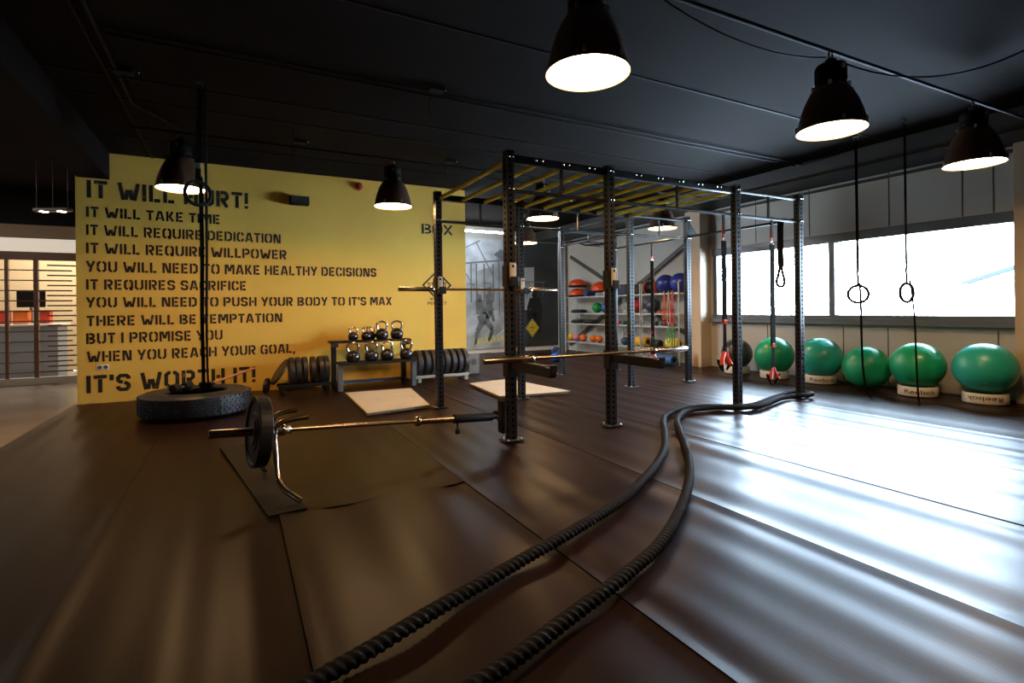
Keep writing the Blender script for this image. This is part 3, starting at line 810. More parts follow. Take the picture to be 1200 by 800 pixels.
# ------------------------------------------------------------------ exercise balls by the windows
M_ball = mat('ball_green', (30, 174, 128), .34, spec=.5, coat=.15)
M_ballg = mat('ball_teal', (48, 186, 172), .34, spec=.5, coat=.15)
M_balld = mat('ball_grey', (58, 62, 70), .3, spec=.5, coat=.2)
M_base = mat('ball_base', (228, 224, 216), .5)
def brand(mb_parent, R, z0, h, ang, flip=False):
    cu = bpy.data.curves.new('t', 'FONT'); cu.body = 'Reebok'; cu.size = 1; cu.align_x = 'CENTER'
    o = bpy.data.objects.new('t', cu); COL.objects.link(o)
    dg = bpy.context.evaluated_depsgraph_get(); me = bpy.data.meshes.new_from_object(o.evaluated_get(dg))
    vs = [v.co.copy() for v in me.vertices]; fs = [tuple(p.vertices) for p in me.polygons]
    bpy.data.objects.remove(o); bpy.data.curves.remove(cu); bpy.data.meshes.remove(me)
    mb = MB(); out = []
    for v in vs:
        x, y = v.x * h * 1.75, v.y * h * 1.15
        if flip: x, y = -x, h * .8 - y
        a = ang + x / R
        out.append(((R + .0025) * math.cos(a), (R + .0025) * math.sin(a), z0 + y))
    mb.add(out, fs); mb.build('lettering', M_ltr, mb_parent)
BALLS = [
 # x, y, centre height, radius, squash, base?, ball material, label, base label, text
 (7.56, 6.02, .325, .25, 1.0, 1, M_balld, 'dark grey exercise ball between the suspension strap and the third front post', 'white ring base under the dark grey exercise ball', None),
 (7.50, 5.28, .35, .288, .99, 1, M_ball, 'green exercise ball directly behind the red-tabbed suspension strap', 'white ring base under the ball behind the red-tabbed strap', None),
 (7.58, 4.60, .362, .297, .98, 1, M_ballg, 'green exercise ball just right of the far rig post', 'white ring base with upright name under the ball next to the far rig post', (0,)),
 (7.55, 3.95, .285, .286, .985, 0, M_ball, 'green exercise ball lying straight on the floor without a base', None, None),
 (7.52, 3.34, .367, .288, .98, 1, M_ball, 'green exercise ball behind the edgewise ring strap', 'white ring base with upright name under the ball behind the edgewise ring strap', (0,)),
 (7.58, 2.70, .388, .296, .97, 1, M_ballg, 'teal green exercise ball beside the front pillar, largest in view', 'white ring base with upside-down name beside the front pillar', (1,)),
]
for x, y, zc, R, sq, base, mm, lab, blab, txt in BALLS:
    b = MB(); b.sphere(R, (0, 0, 0), 48, sq, rings=28)
    o = b.build('exercise_ball', mm); o.location = (x, y, zc); tag(o, lab, 'exercise ball', 'exercise balls under the windows')
    rb = MB()
    for k in (-5, -3, 3, 5):
        z = k * .035; rr = math.sqrt(max(R * R - (z / sq) ** 2, 0)); rb.torus(rr - .001, .0016, (0, 0, z), 48, 5)
    rb.build('ridge', mm, o); MB().lathe([(.012, .002), (.012, -.004), (.0001, -.005)], (0, 0, 0), 12, mtx=Matrix.Translation((-R * .82, -R * .3, -R * sq * .48)) @ Matrix.Rotation(1.9, 4, (0.3, -1, 0))).build('plug', M_white, o)
    if base:
        t = thing('ball_base', blab, 'ball base', (x, y, 0), group='white ball bases')
        RB = .205; ztop = min(.115, zc - R * sq * math.sqrt(1 - (.175 / R) ** 2) - .004)
        MB().lathe([(RB - .03, .0), (RB - .004, 0), (RB, .006), (RB, ztop - .008), (RB - .005, ztop), (RB - .03, ztop)], n=48, close=True).build('ring', M_base, t)
        if txt:
            ang = math.atan2(-y, -x)
            brand(t, RB, .035, .062, ang + (.10 if txt[0] == 0 else 0), bool(txt[0]))

# ------------------------------------------------------------------ kettlebell rack, kettlebells
kr = thing('kettlebell_rack', 'dark two-tier steel kettlebell rack against the yellow wall', 'rack', (1.83, 7.80, 0), 0)
f = MB(); f.box(-.60, .60, .08, .38, .655, .685, .004); f.build('top_shelf', M_blackm, kr)
f = MB(); f.box(-.545, .58, -.30, .06, .365, .395, .004); f.build('low_shelf', M_blackm, kr)
for x in (-.53, .53):
    MB().box(x - .035, x + .035, -.27, -.20, 0, .365, .004).build('front_leg', mat('rack_leg', (84, 92, 100), .45), kr)
    MB().box(x - .035, x + .035, .26, .33, 0, .655, .004).build('rear_leg', M_black, kr)
    MB().box(x - .025, x + .025, -.20, .26, .03, .08).build('foot_rail', M_black, kr)
    MB().box(x - .03, x + .03, .05, .26, .60, .654).build('shelf_arm', M_black, kr)
MB().box(-.495, .495, .27, .31, .03, .08).build('cross_rail', mat('rack_leg', (84, 92, 100), .45), kr)
M_vinyl = mat('dark_vinyl', (30, 30, 38), .22, spec=.6)
def kettlebell(R, Hh, mm=None):
    """one body with a flat foot, and a loop handle"""
    t = thing('kettlebell', 'x', 'kettlebell')
    b = MB(); prof = [(.0001, 0), (R * .62, 0), (R * .70, .004)]
    for i in range(1, 13):
        a = -.72 + i * (PI / 2 + .72 - .25) / 12
        prof.append((R * math.cos(a), R * .72 + R * math.sin(a) * 1.0))
    prof.append((.0001, prof[-1][1] + .004))
    b.lathe(prof, n=28); b.build('body', mm or M_vinyl, t)
    top = R * 1.62; w = R * .76
    h = MB(); h.tube(smooth_path([(-w * .72, 0, top - R * .28), (-w * .98, 0, top + (Hh - top) * .35), (-w * .92, 0, Hh - (Hh - top) * .25), (-w * .6, 0, Hh - .012), (0, 0, Hh), (w * .6, 0, Hh - .012), (w * .92, 0, Hh - (Hh - top) * .25), (w * .98, 0, top + (Hh - top) * .35), (w * .72, 0, top - R * .28)], 5), R * .17, 12)
    h.build('handle', M_chrome if mm is None else mm, t)
    return t
kb0 = kettlebell(.10, .275)
kb1 = kettlebell(.088, .225)
kb0['group'] = kb1['group'] = 'kettlebells on the rack'
KB = [(kb0, 1.49, 7.62, .396, 'dark kettlebell with chrome handle, leftmost on the lower shelf'),
      (kb0, 1.755, 7.64, .396, 'dark kettlebell with chrome handle, second from the left on the lower shelf'),
      (kb0, 1.99, 7.66, .396, 'dark kettlebell with chrome handle, third from the left on the lower shelf'),
      (kb0, 2.28, 7.66, .396, 'dark kettlebell with chrome handle, last on the lower shelf beside the plates'),
      (kb1, 1.575, 8.03, .686, 'smallest kettlebell at the left of the upper shelf'),
      (kb1, 1.765, 8.00, .686, 'kettlebell on the upper shelf, front one of the touching pair'),
      (kb1, 1.86, 8.12, .686, 'kettlebell on the upper shelf, rear one of the touching pair'),
      (kb0, 2.00, 8.00, .686, 'tall kettlebell just right of the touching pair on the upper shelf'),
      (kb0, 2.24, 8.02, .686, 'tall kettlebell alone at the right of the upper shelf')]
used = set()
for src, x, y, z, lab in KB:
    if src.name in used: o = copy_tree(src, (x, y, z), lab)
    else: o = src; o.location = (x, y, z); o['label'] = lab; used.add(src.name)
    o.rotation_euler = (0, 0, random.uniform(-.35, .35))
    if 'smallest' in lab: o.scale = (.86,) * 3
kbb = kettlebell(.115, .29, mat('blue_vinyl', (20, 92, 190), .35)); kbb.location = (6.05, 9.35, 0); kbb['label'] = 'bright blue kettlebell on the floor in front of the photo mural'

# ------------------------------------------------------------------ plate racks
def tray(label, x0, x1, y, hz, dividers, m):
    t = thing('plate_rack', label, 'plate rack', ((x0 + x1) / 2, y, 0)); L = (x1 - x0) / 2
    for s in (-1, 1): MB().box(-L, L, s * .11 - .018, s * .11 + .018, hz - .045, hz, .004).build('rail', m, t)
    for s in (-1, 1): MB().box(s * (L - .06) - .03, s * (L - .06) + .03, -.17, .17, 0, hz - .045, .004).build('foot', m, t)
    return t
RP = .195
M_pl = mat('plate_rubber', (44, 43, 45), .42, noise=(6, .12))
tray('low black rack holding six bumper plates left of the kettlebells', .52, 1.22, 7.93, .115, 7, M_blackm)
zc = .115 + math.sqrt(RP ** 2 - .092 ** 2) + .004
pl0 = bumper('bumper_plate', 'x', RP, .062, 'bumper plates on the left rack', M_pl)
LP = [(.70, 0, 'first bumper plate on the left rack, farthest from the kettlebells'), (.785, 0, 'second bumper plate on the left rack'), (.875, .02, 'third bumper plate on the left rack, before the gap'),
      (.985, -.03, 'bumper plate standing alone after the gap on the left rack'), (1.085, .03, 'fifth bumper plate on the left rack'), (1.16, .02, 'last bumper plate on the left rack beside the kettlebell rack')]
for i, (x, a, lab) in enumerate(LP):
    o = pl0 if i == 0 else copy_tree(pl0)
    o.location = (x, 7.93, zc); o.rotation_euler = (0, 0, a); o['label'] = lab
o = bumper('bumper_plate', 'thin black plate leaning diagonally at the free end of the left rack', .20, .03, None, M_pl)
o.location = (.555, 7.95, .288); o.rotation_euler = (0, .58, .1)
o = bumper('small_plate', 'small black plate standing on the floor beside the leaning plate', .108, .035, None, M_pl)
o.location = (.385, 7.95, .108); o.rotation_euler = (0, .10, -.35)
M_pale = mat('rack_rail', (150, 152, 146), .45)
tray('low rack with pale rails holding eight bumper plates right of the kettlebells', 2.46, 3.36, 7.93, .105, 9, M_pale)
RQ = .205; zq = .105 + math.sqrt(RQ ** 2 - .092 ** 2) + .004
pr = bumper('bumper_plate', 'x', RQ, .07, 'bumper plates on the right rack', M_pl)
RPL = [(2.535, 0, 'bumper plate at the kettlebell end of the right rack'), (2.65, .06, 'second bumper plate from the kettlebells on the right rack'), (2.76, .05, 'third bumper plate from the kettlebells on the right rack'), (2.87, .04, 'fourth bumper plate on the right rack, behind the rig post'),
       (2.975, .05, 'fifth bumper plate on the right rack, behind the rig post edge'), (3.08, .10, 'sixth bumper plate on the right rack'), (3.19, .10, 'seventh bumper plate on the right rack, next to last'), (3.295, .10, 'last bumper plate of the right rack at the end of the yellow wall')]
for i, (x, a, lab) in enumerate(RPL):
    o = pr if i == 0 else copy_tree(pr)
    o.location = (x, 7.93, zq); o.rotation_euler = (0, 0, a); o['label'] = lab

# ------------------------------------------------------------------ pale lifting boards on the floor
def board(label, pts):
    t = thing('lifting_board', label, 'board', group='plywood boards')
    cx = sum(p[0] for p in pts) / 4; cy = sum(p[1] for p in pts) / 4; t.location = (cx, cy, 0)
    q = [(x - cx, y - cy) for x, y in pts]
    mb = MB(); mb.add([(x, y, 0.0) for x, y in q] + [(x, y, .026) for x, y in q], [(3, 2, 1, 0), (0, 1, 5, 4), (1, 2, 6, 5), (2, 3, 7, 6), (3, 0, 4, 7), (4, 5, 6, 7)])
    mb.build('core', M_edge, t)
    mb = MB(); mb.add([(x * .998, y * .998, .026) for x, y in q] + [(x * .998, y * .998, .032) for x, y in q], [(3, 2, 1, 0), (0, 1, 5, 4), (1, 2, 6, 5), (2, 3, 7, 6), (3, 0, 4, 7), (4, 5, 6, 7)])
    mb.build('top', M_wood, t)
board('square pale plywood board on the floor in front of the kettlebell rack', [(1.25, 5.67), (1.995, 5.79), (2.19, 7.15), (1.31, 7.23)])
board('square pale plywood board on the floor under the rear of the rig', [(2.95, 5.88), (3.93, 5.73), (3.80, 7.24), (3.08, 7.13)])

# ------------------------------------------------------------------ wall pieces
sp = thing('wall_speaker', 'small black loudspeaker mounted high on the yellow wall', 'speaker', (.865, YW, 2.765))
MB().box(-.135, .135, -.17, -.03, -.062, .062, .008).build('cabinet', M_blackm, sp); MB().box(-.03, .03, -.03, -.001, -.03, .03).build('bracket', M_blackm, sp)
MB().box(-.125, .125, -.176, -.17, -.052, .052, .003).build('grille', mat('grille_cloth', (46, 44, 44), .9), sp)
al = thing('fire_alarm', 'small red fire sounder at the top of the yellow wall', 'alarm', (1.755, YW, 3.09))
MB().lathe([(.0001, -.09), (.03, -.09), (.045, -.06), (.05, -.03), (.05, -.001)], n=20, axis='Y').build('sounder', M_red, al)
MB().lathe([(.055, -.02), (.055, 0), (.0001, 0)], (0, -.001, 0), 20, axis='Y').build('back_plate', mat('alarm_base', (150, 36, 32), .5), al)
so = thing('power_socket', 'small white double socket low on the yellow wall', 'socket', (-1.493, YW, .447))
MB().box(-.065, .065, -.012, -.001, -.036, .036, .004).build('face_plate', M_white, so)
for s in (-1, 1): MB().lathe([(.0001, -.0125), (.021, -.0125), (.021, -.0145), (.023, -.0145), (.023, -.012)], (s * .032, 0, 0), 16, axis='Y').build('outlet', mat('socket_hole', (90, 88, 86), .6), so)
so2 = thing('floor_box', 'grey socket box standing at the end of the yellow wall beside the plates', 'socket box', (3.70, 8.40, 0))
MB().box(-.10, .10, -.05, .05, 0, .36, .006).build('housing', mat('box_grey', (118, 120, 116), .55), so2)
MB().box(-.045, .045, -.056, -.05, .16, .26, .003).build('outlet', mat('socket_hole', (90, 88, 86), .6), so2)

# ------------------------------------------------------------------ photo mural on the far wall (generic gym scene)
mu = thing('photo_mural', 'large black and white photo mural of people training on the far wall', 'mural', (6.6, YF - .03, 0))
def shade(name, v, k=.25, sc=2.2): return mat(name, v, .6, noise=(sc, k))
def flat(mb, pts, lay): return mb.add([(x - 6.6, -.012 - .0015 * lay, z) for x, z in pts], [tuple(range(len(pts)))])
def blob(x, z, rx, rz, n=16): return [(x + rx * math.cos(2 * PI * i / n), z + rz * math.sin(2 * PI * i / n)) for i in range(n)]
MB().box(-1.42, 1.38, -.012, .028, .10, 2.93).build('board', shade('mural_mid', (150, 159, 170), .38), mu)
q = MB(); flat(q, [(5.2, 2.0), (6.0, 2.25), (6.25, 2.93), (5.2, 2.93)], 1); q.build('pale_ceiling', shade('mural_pale_b', (176, 184, 195), .32, 3), mu); q = MB(); flat(q, [(5.2, .10), (6.35, .10), (6.35, 1.0), (5.9, 1.15), (5.2, .95)], 1); q.build('pale_floor', shade('mural_pale', (168, 176, 188), .35, 3), mu)
q = MB(); flat(q, [(6.42, .10), (7.98, .10), (7.98, 2.93), (6.42, 2.93)], 1); q.build('dark_field', shade('mural_dark', (52, 56, 60), .4, 1.5), mu)
q = MB(); flat(q, [(6.72, 1.1), (7.22, 1.08), (7.22, 2.25), (6.72, 2.22)], 2); q.build('bright_panel', shade('mural_panel', (168, 176, 184), .12), mu)
q = MB()
for a, b in (((5.2, 2.7), (5.62, 2.9)), ((5.5, 2.85), (6.0, 1.95)), ((5.2, 2.05), (5.55, 1.5)), ((5.25, 1.78), (5.5, 1.76)), ((5.5, 1.78), (5.53, 1.45)), ((5.66, 1.8), (5.9, 1.8)), ((5.9, 1.8), (5.93, 1.45)), ((6.15, 2.5), (6.15, 1.0)),
             ((6.55, 1.85), (7.6, 1.85)), ((7.0, 1.85), (6.98, 1.4)), ((7.02, 1.85), (7.2, 1.5)), ((7.5, 1.85), (7.5, 1.45))):
    a, b = Vector(a), Vector(b); d_ = (b - a).normalized(); n_ = Vector((-d_.y, d_.x)) * .013
    flat(q, [a + n_, a - n_, b - n_, b + n_], 3)
for x in (5.35, 5.5, 5.72, 5.98, 6.28): flat(q, [(x - .02, 1.3), (x + .02, 1.3), (x + .02, 2.3), (x - .02, 2.3)], 2)
flat(q, [(5.2, 2.28), (6.4, 2.40), (6.4, 2.44), (5.2, 2.32)], 2); flat(q, [(6.0, 2.55), (6.42, 2.3), (6.42, 2.62), (6.2, 2.7)], 2)
q.build('cable_lines', shade('mural_line', (100, 106, 114), .3), mu)
q = MB()
def limb(pts, ws, lay=4):
    for (a, b), (w0, w1) in zip(zip(pts, pts[1:]), zip(ws, ws[1:])):
        a, b = Vector(a), Vector(b); d_ = (b - a).normalized(); n_ = Vector((-d_.y, d_.x))
        flat(q, [a + n_ * w0, a - n_ * w0, b - n_ * w1, b + n_ * w1], lay)
flat(q, blob(5.58, 1.42, .075, .095), 4); limb([(5.58, 1.36), (5.62, 1.0), (5.72, .82)], [.12, .14, .15], 4); limb([(5.55, 1.25), (5.75, 1.1), (6.0, 1.12)], [.06, .05, .03], 5); limb([(5.68, .84), (5.5, .55), (5.45, .22)], [.09, .06, .035], 5); limb([(5.74, .84), (5.95, .6), (5.82, .3)], [.09, .06, .035], 5)
flat(q, blob(5.86, 1.62, .06, .075), 4); limb([(5.86, 1.55), (5.85, 1.15)], [.11, .10], 4); limb([(5.84, 1.15), (5.8, .8)], [.08, .05], 4); limb([(5.88, 1.15), (5.98, .8)], [.07, .04], 4)
q.build('athlete_figures', shade('mural_figure', (104, 110, 118), .5, 7), mu)
q = MB()
flat(q, blob(7.22, 1.5, .08, .10), 4); limb([(7.22, 1.42), (7.25, .95)], [.16, .14], 4); limb([(7.12, 1.38), (7.02, 1.1), (7.05, .8)], [.06, .05, .035], 5); limb([(7.32, 1.38), (7.42, 1.1), (7.40, .8)], [.06, .05, .035], 5); limb([(7.2, .98), (7.14, .45)], [.09, .06], 4); limb([(7.3, .98), (7.36, .45)], [.09, .06], 4)
q.build('standing_figure', shade('mural_black', (24, 26, 28), .3), mu)
q = MB(); flat(q, [(6.06, .40), (6.38, .63), (6.38, .66), (6.06, .43)], 3); q.build('white_streak', mat('mural_white', (220, 224, 228), .6), mu)
q = MB(); x = 5.38
rr_ = random.Random(5)
for i in range(9):
    hgt = .15 + rr_.random() * .06; z0 = .17 + .012 * i
    st = [[(x, z0), (x + .03, z0 + hgt), (x + .07, z0 + hgt * .4), (x + .10, z0 + hgt)], [(x + .02, z0 + hgt * .5), (x + .09, z0 + hgt * .1)]]
    for s in st:
        for a in stroke_quads(s, .018): flat(q, [(p.x, p.y) for p in a], 5)
    x += .112
q.build('graffiti', mat('graffiti_yellow', (222, 214, 140), .6), mu)
# yellow diamond sign
sg = thing('diamond_sign', 'yellow diamond warning sign low on the dark end of the mural', 'sign', (7.14, YF - .06, .60))
def dia(r, y, yy=1.0): return [(-r, y, 0), (0, y, r * 1.16), (r, y, 0), (0, y, -r * 1.16)]
for nm, r, y, mm in (('plate', .215, -.004, mat('sign_rim', (226, 208, 92), .5)), ('black_band', .192, -.010, M_ltr), ('yellow_field', .172, -.013, mat('sign_yellow', (220, 196, 62), .5))):
    d = dia(r, y); d2 = [(x, y + .004, z) for x, _, z in d]
    MB().add(d + d2, [(0, 1, 2, 3), (7, 6, 5, 4), (0, 4, 5, 1), (1, 5, 6, 2), (2, 6, 7, 3), (3, 7, 4, 0)]).build(nm, mm, sg)
q = lettering("SMART", -.105, .105, -.022, .06, lambda x, z: (x, -.0145, z)); lettering("FIT", -.045, .045, -.10, .05, lambda x, z: (x, -.0145, z), mb=q); lettering("BE", -.03, .03, .06, .045, lambda x, z: (x, -.0145, z), mb=q)
q.build('lettering', M_ltr, sg)
# ceiling strip light and duct behind the partition, white pipe in the corner
def strip_light(label, x, y, L, power):
    cl = thing('strip_light', label, 'strip light', (x, y, 3.0))
    MB().box(-L, L, -.06, .06, .0, .09, .01).build('housing', M_white, cl)
    MB().tube([(-L + .05, 0, -.02), (L - .05, 0, -.02)], .018, 10).build('tube_lamp', mat('cool_tube_%d' % power, (240, 246, 255), .4, emit=((.80, .90, 1.0), power)), cl)
    for q in (-.7 * L, .7 * L): MB().tube([(q, 0, .09), (q, 0, .199)], .006, 6).build('hanger', M_grey, cl)
strip_light('white fluorescent strip light along the ceiling end before the mural', 4.3, 11.3, 1.7, 45)
strip_light('unseen strip light added behind the yellow wall to brighten the mural', 1.9, 10.0, 1.5, 620)  # added fill lamp out of view, brightens mural and shelf wall
tag(MB().tube([(WX - .10, 11.75, 0), (WX - .10, 11.75, CEIL)], .055, 16).build('drain_pipe', M_cream), 'white vertical pipe in the corner between mural and shelf wall', 'pipe')
# crossed steel braces on the shelf wall
br = thing('wall_brace', 'crossed dark steel wind braces on the wall behind the shelves', 'brace')
for p, q in (((11.55, 2.5), (7.45, .55)), ((7.35, 2.45), (11.6, .15))):
    MB().bar((WX - .03 if p[1] > 2.47 else WX - .06, *p), (WX - .03 if p[1] > 2.47 else WX - .06, *q), .024, .085).build('diagonal', mat('brace_steel', (78, 80, 84), .5), br)

# ------------------------------------------------------------------ wire shelving with small equipment
SX0, SX1 = 7.52, 7.88
SHZ = (.29, .745, 1.0, 1.405)
M_wire = mat('zinc_wire', (196, 204, 206), .35, metal=.35)
def shelf_unit(label, ya, yb):
    t = thing('wire_shelf', label, 'shelf', (0, 0, 0), group='wire shelving units')
    for x in (SX0, SX1):
        for y in (ya, yb):
            MB().tube([(x, y, .0), (x, y, 1.62)], .014, 10).build('upright', M_wire, t)
    for z in SHZ:
        mb = MB()
        for x in (SX0, SX1): mb.box(x - .006, x + .006, ya, yb, z - .025, z, 0)
        for y in (ya, yb): mb.box(SX0, SX1, y - .006, y + .006, z - .025, z, 0)
        n = 14
        for i in range(1, n): 
            x = SX0 + (SX1 - SX0) * i / n; mb.box(x - .003, x + .003, ya, yb, z - .008, z - .002)
        for i in range(1, 5):
            y = ya + (yb - ya) * i / 5; mb.box(SX0, SX1, y - .004, y + .004, z - .016, z - .009)
        mb.build('shelf_rack', M_wire, t)
    return t
shelf_unit('wire shelf unit nearest the pillar, with blue balls on top', 7.28, 8.30)
shelf_unit('middle wire shelf unit behind the rig posts', 8.36, 9.26)
shelf_unit('wire shelf unit farthest away, with orange half balls on top', 9.32, 11.15)
BASE = [7.29]
def half_ball(label, x, y, z, R, tilt=(0, 0, 0), c=(232, 84, 26)):
    t = thing('balance_dome', label, 'balance dome', (x, y, z)); t.rotation_euler = tilt
    MB().lathe([(.0001, 0), (R * .95, 0), (R, .012), (R, .045), (R * .97, .05)], n=36).build('base', M_blackm, t)
    MB().lathe([(R * .97 * math.cos(a), .048 + R * .72 * math.sin(a)) for a in [i * PI / 2 / 12 for i in range(12)]] + [(.0001, .048 + R * .72)], n=36).build('dome', mat('dome_orange_%d' % c[1], c, .3, coat=.3), t)
    return t
half_ball('orange balance dome, lower of the stacked pair on the far shelf', 7.70, 10.85, 1.408, .235)
half_ball('orange balance dome, upper of the stacked pair on the far shelf', 7.70, 10.85, 1.652, .235)
half_ball('orange balance dome tilted over white rolls beside the stacked pair', 7.73, 9.92, 1.53, .25, (.10, -.18, 0), (222, 70, 28))
def ball(name, label, x, y, z, R, c, rough=.4, cat='ball', seam=True):
    t = thing(name, label, cat, (x, y, z + R))
    MB().sphere(R, n=28, rings=16).build('shell', mat('ball_%d_%d_%d' % c, c, rough, noise=(4, .1)), t)
    if seam: MB().torus(R + .001, .004, (0, 0, 0), 30, 6, Matrix.Rotation(.6, 4, 'X')).build('seam', mat('seam_dark', (40, 40, 42), .6), t)
    return t
def roll(name, label, x, y, z, r, L, c, cat='roller', axis='Y', hollow=True):
    t = thing(name, label, cat, (x, y, z + r))
    a = 'Y' if axis == 'Y' else 'X'
    pr_ = [(r * .45, -L / 2), (r * .95, -L / 2), (r, -L / 2 + .006)]
    nr = 5
    for i in range(nr): 
        h = -L / 2 + .02 + (L - .04) * i / (nr - 1); pr_ += [(r, h - .012), (r * .95, h), (r, h + .012)]
    pr_ += [(r, L / 2 - .006), (r * .95, L / 2), (r * .45, L / 2)]
    MB().lathe(pr_, n=24, axis=a, close=True).build('foam', mat('foam_%d_%d_%d' % c, c, .6), t)
    MB().lathe([(r * .3, -L / 2 + .01), (r * .45, -L / 2 + .01), (r * .45, L / 2 - .01), (r * .3, L / 2 - .01)], n=18, axis=a, close=True).build('core', M_blackm, t)
    return t
ball('blue_ball', 'blue exercise ball on the top shelf touching the pillar-side ball', 7.70, 7.80, 1.407, .19, (42, 62, 150), .3, 'exercise ball')
ball('blue_ball', 'blue exercise ball on the top shelf closest to the pillar', 7.70, 7.41, 1.407, .195, (48, 66, 166), .3, 'exercise ball')
ball('medicine_ball', 'green medicine ball on the second shelf', 7.66, 10.0, 1.002, .125, (20, 138, 62))
ball('medicine_ball', 'blue medicine ball beside the green one', 7.66, 9.66, 1.002, .125, (34, 84, 150))
ball('medicine_ball', 'red medicine ball on the second shelf behind the rear rig post', 7.66, 8.60, 1.002, .145, (178, 38, 44))
ball('medicine_ball', 'dark blue grey medicine ball next to the red one', 7.66, 8.12, 1.002, .15, (54, 66, 86))
t = thing('kit_bag', 'orange and black duffel bag on the top shelf behind the strap', 'bag', (7.70, 8.20, 1.407))
MB().lathe([(.0001, -.19), (.10, -.185), (.125, -.16), (.13, 0), (.125, .16), (.10, .185), (.0001, .19)], (0, 0, .13), 24, axis='Y').build('body', mat('bag_orange', (206, 84, 42), .7), t)
MB().lathe([(.131, -.09), (.133, -.085), (.133, .085), (.131, .09)], (0, 0, .13), 24, axis='Y').build('panel', M_blackm, t)
MB().tube(smooth_path([(0, -.08, .26), (.0, -.05, .31), (0, .05, .31), (0, .08, .26)], 5), .009, 8).build('handle', M_blackm, t)
t = thing('kit_bag', 'dark brown bag on the top shelf beside the orange and black one', 'bag', (7.70, 8.56, 1.407)); MB().box(-.12, .12, -.14, .14, 0, .21, .05).build('body', mat('bag_brown', (62, 44, 36), .75), t); MB().tube(smooth_path([(0, -.08, .20), (.0, -.05, .26), (0, .05, .26), (0, .08, .20)], 5), .009, 8).build('handle', M_blackm, t)
t = thing('storage_box', 'dark navy box on the top shelf between the front post and rear post', 'box', (7.70, 9.00, 1.407)); MB().box(-.15, .15, -.16, .16, 0, .22, .012).build('body', mat('navy_box', (34, 44, 70), .6), t); MB().box(-.155, .155, -.165, .165, .20, .235, .008).build('lid', mat('navy_lid', (28, 34, 52), .6), t)
roll('towel_roll', 'white rolled towel under the tilted orange dome', 7.60, 9.52, 1.407, .055, .20, (226, 222, 220), 'towel')
roll('blue_roll', 'blue rolled mat on the top shelf beside the stacked domes', 7.66, 10.30, 1.407, .07, .26, (40, 60, 150), 'mat roll', 'X')
def disc(label, y, z, n=1, hang=0):
    t = thing('balance_disc', label, 'disc', (7.70, y, z))
    MB().lathe([(.0001, 0), (.16, 0), (.20, .02), (.205, .05), (.19, .075), (.12, .085), (.0001, .085)], n=36).build('disc', M_rub, t)
    MB().torus(.14, .006, (0, 0, .083), 32, 6).build('rim', M_blackm, t); return t
disc('flat black disc on the second shelf under the stacked domes', 10.80, 1.002)
disc('flat black disc on the third shelf below the other disc', 10.80, .747)
disc('dark thin disc on the third shelf beside the black disc', 10.30, .747)
for x, y, z, c, lab, L in ((7.66, 9.17, .747, (190, 40, 60), 'pink red dumbbell on the third shelf', .09), (7.66, 8.98, .747, (20, 110, 104), 'teal dumbbell next to the pink red one', .09),
                        (7.68, 8.62, .747, (34, 34, 36), 'black dumbbell on the third shelf behind the rear post', .15), (7.68, 7.70, .747, (170, 40, 46), 'red and black dumbbell on the third shelf near the bands', .13), (7.68, 7.95, .747, (40, 38, 40), 'black dumbbell beside the red and black one', .13)):
    t = thing('dumbbell', lab, 'dumbbell', (x, y, z + .043), PI / 2 if L > .1 else 0.0, 'dumbbells on the third shelf')
    db_mb(.045, L, .06).build('heads', mat('db_%d' % (c[0] * 1000 + c[1]), c, .5), t); MB().tube([(-L + .055, 0, 0), (L - .055, 0, 0)], .014, 10).build('grip', M_grey, t)
for y, c, lab in ((11.05, (226, 190, 50), 'yellow foam ball at the far end of the bottom shelf'), (10.83, (226, 140, 168), 'pink foam ball on the bottom shelf'), (10.52, (226, 110, 34), 'orange foam ball beside the pink one'), (10.12, (240, 120, 28), 'orange foam ball farther from the pink one'), (9.88, (236, 116, 30), 'orange foam ball nearest the green one'), (9.50, (36, 120, 60), 'green foam ball on the bottom shelf by the front post'), (8.96, (44, 70, 110), 'dark blue foam ball on the bottom shelf between the posts')):
    ball('foam_ball', lab, 7.62, y, .293, .092, c, .55, 'foam ball')
roll('foam_roller', 'yellow foam roller on the bottom shelf beside the rear post', 7.64, 8.42, .293, .105, .34, (230, 178, 40))
roll('foam_roller', 'yellow foam roller on the bottom shelf close to the bands', 7.64, 7.52, .293, .11, .30, (226, 200, 62))
roll('foam_roller', 'black foam roller standing between the yellow rollers', 7.64, 8.02, .293, .085, .24, (40, 40, 42))
roll('foam_roller', 'blue foam roller on the floor under the bottom shelf', 7.42, 7.62, .0, .10, .62, (46, 92, 150))
t = thing('red_bottle', 'small red bottle on the floor beside the blue roller', 'bottle', (7.60, 7.12, 0)); MB().lathe([(.0001, 0), (.05, 0), (.052, .01), (.052, .18), (.03, .22), (.02, .23), (.02, .26), (.0001, .26)], n=20).build('body', M_red, t); MB().lathe([(.024, .245), (.024, .275), (.0001, .278)], n=14).build('cap', M_white, t)
def hung_band(label, y, z1, c, L, k, dx=0.0):
    t = thing('elastic_band', label, 'elastic band', (0, 0, 0), group='bands hanging from the shelf')
    mb = MB(); x = SX0 - .022 - dx
    mb.tube(smooth_path([(x, y, z1), (x - .012, y - .03, z1 - L * .4), (x - .012, y - .035, z1 - L * .9), (x - .012, y, z1 - L), (x - .012, y + .03, z1 - L * .9), (x - .012, y + .02, z1 - L * .4), (x, y, z1)], 6), .010, 8)
    mb.build('loop', mat('band_%d' % k, c, .5), t); MB().box(x - .012, x + .013 + dx, y - .02, y + .02, z1 - .01, z1 + .015, .004).build('clip', M_grey, t)
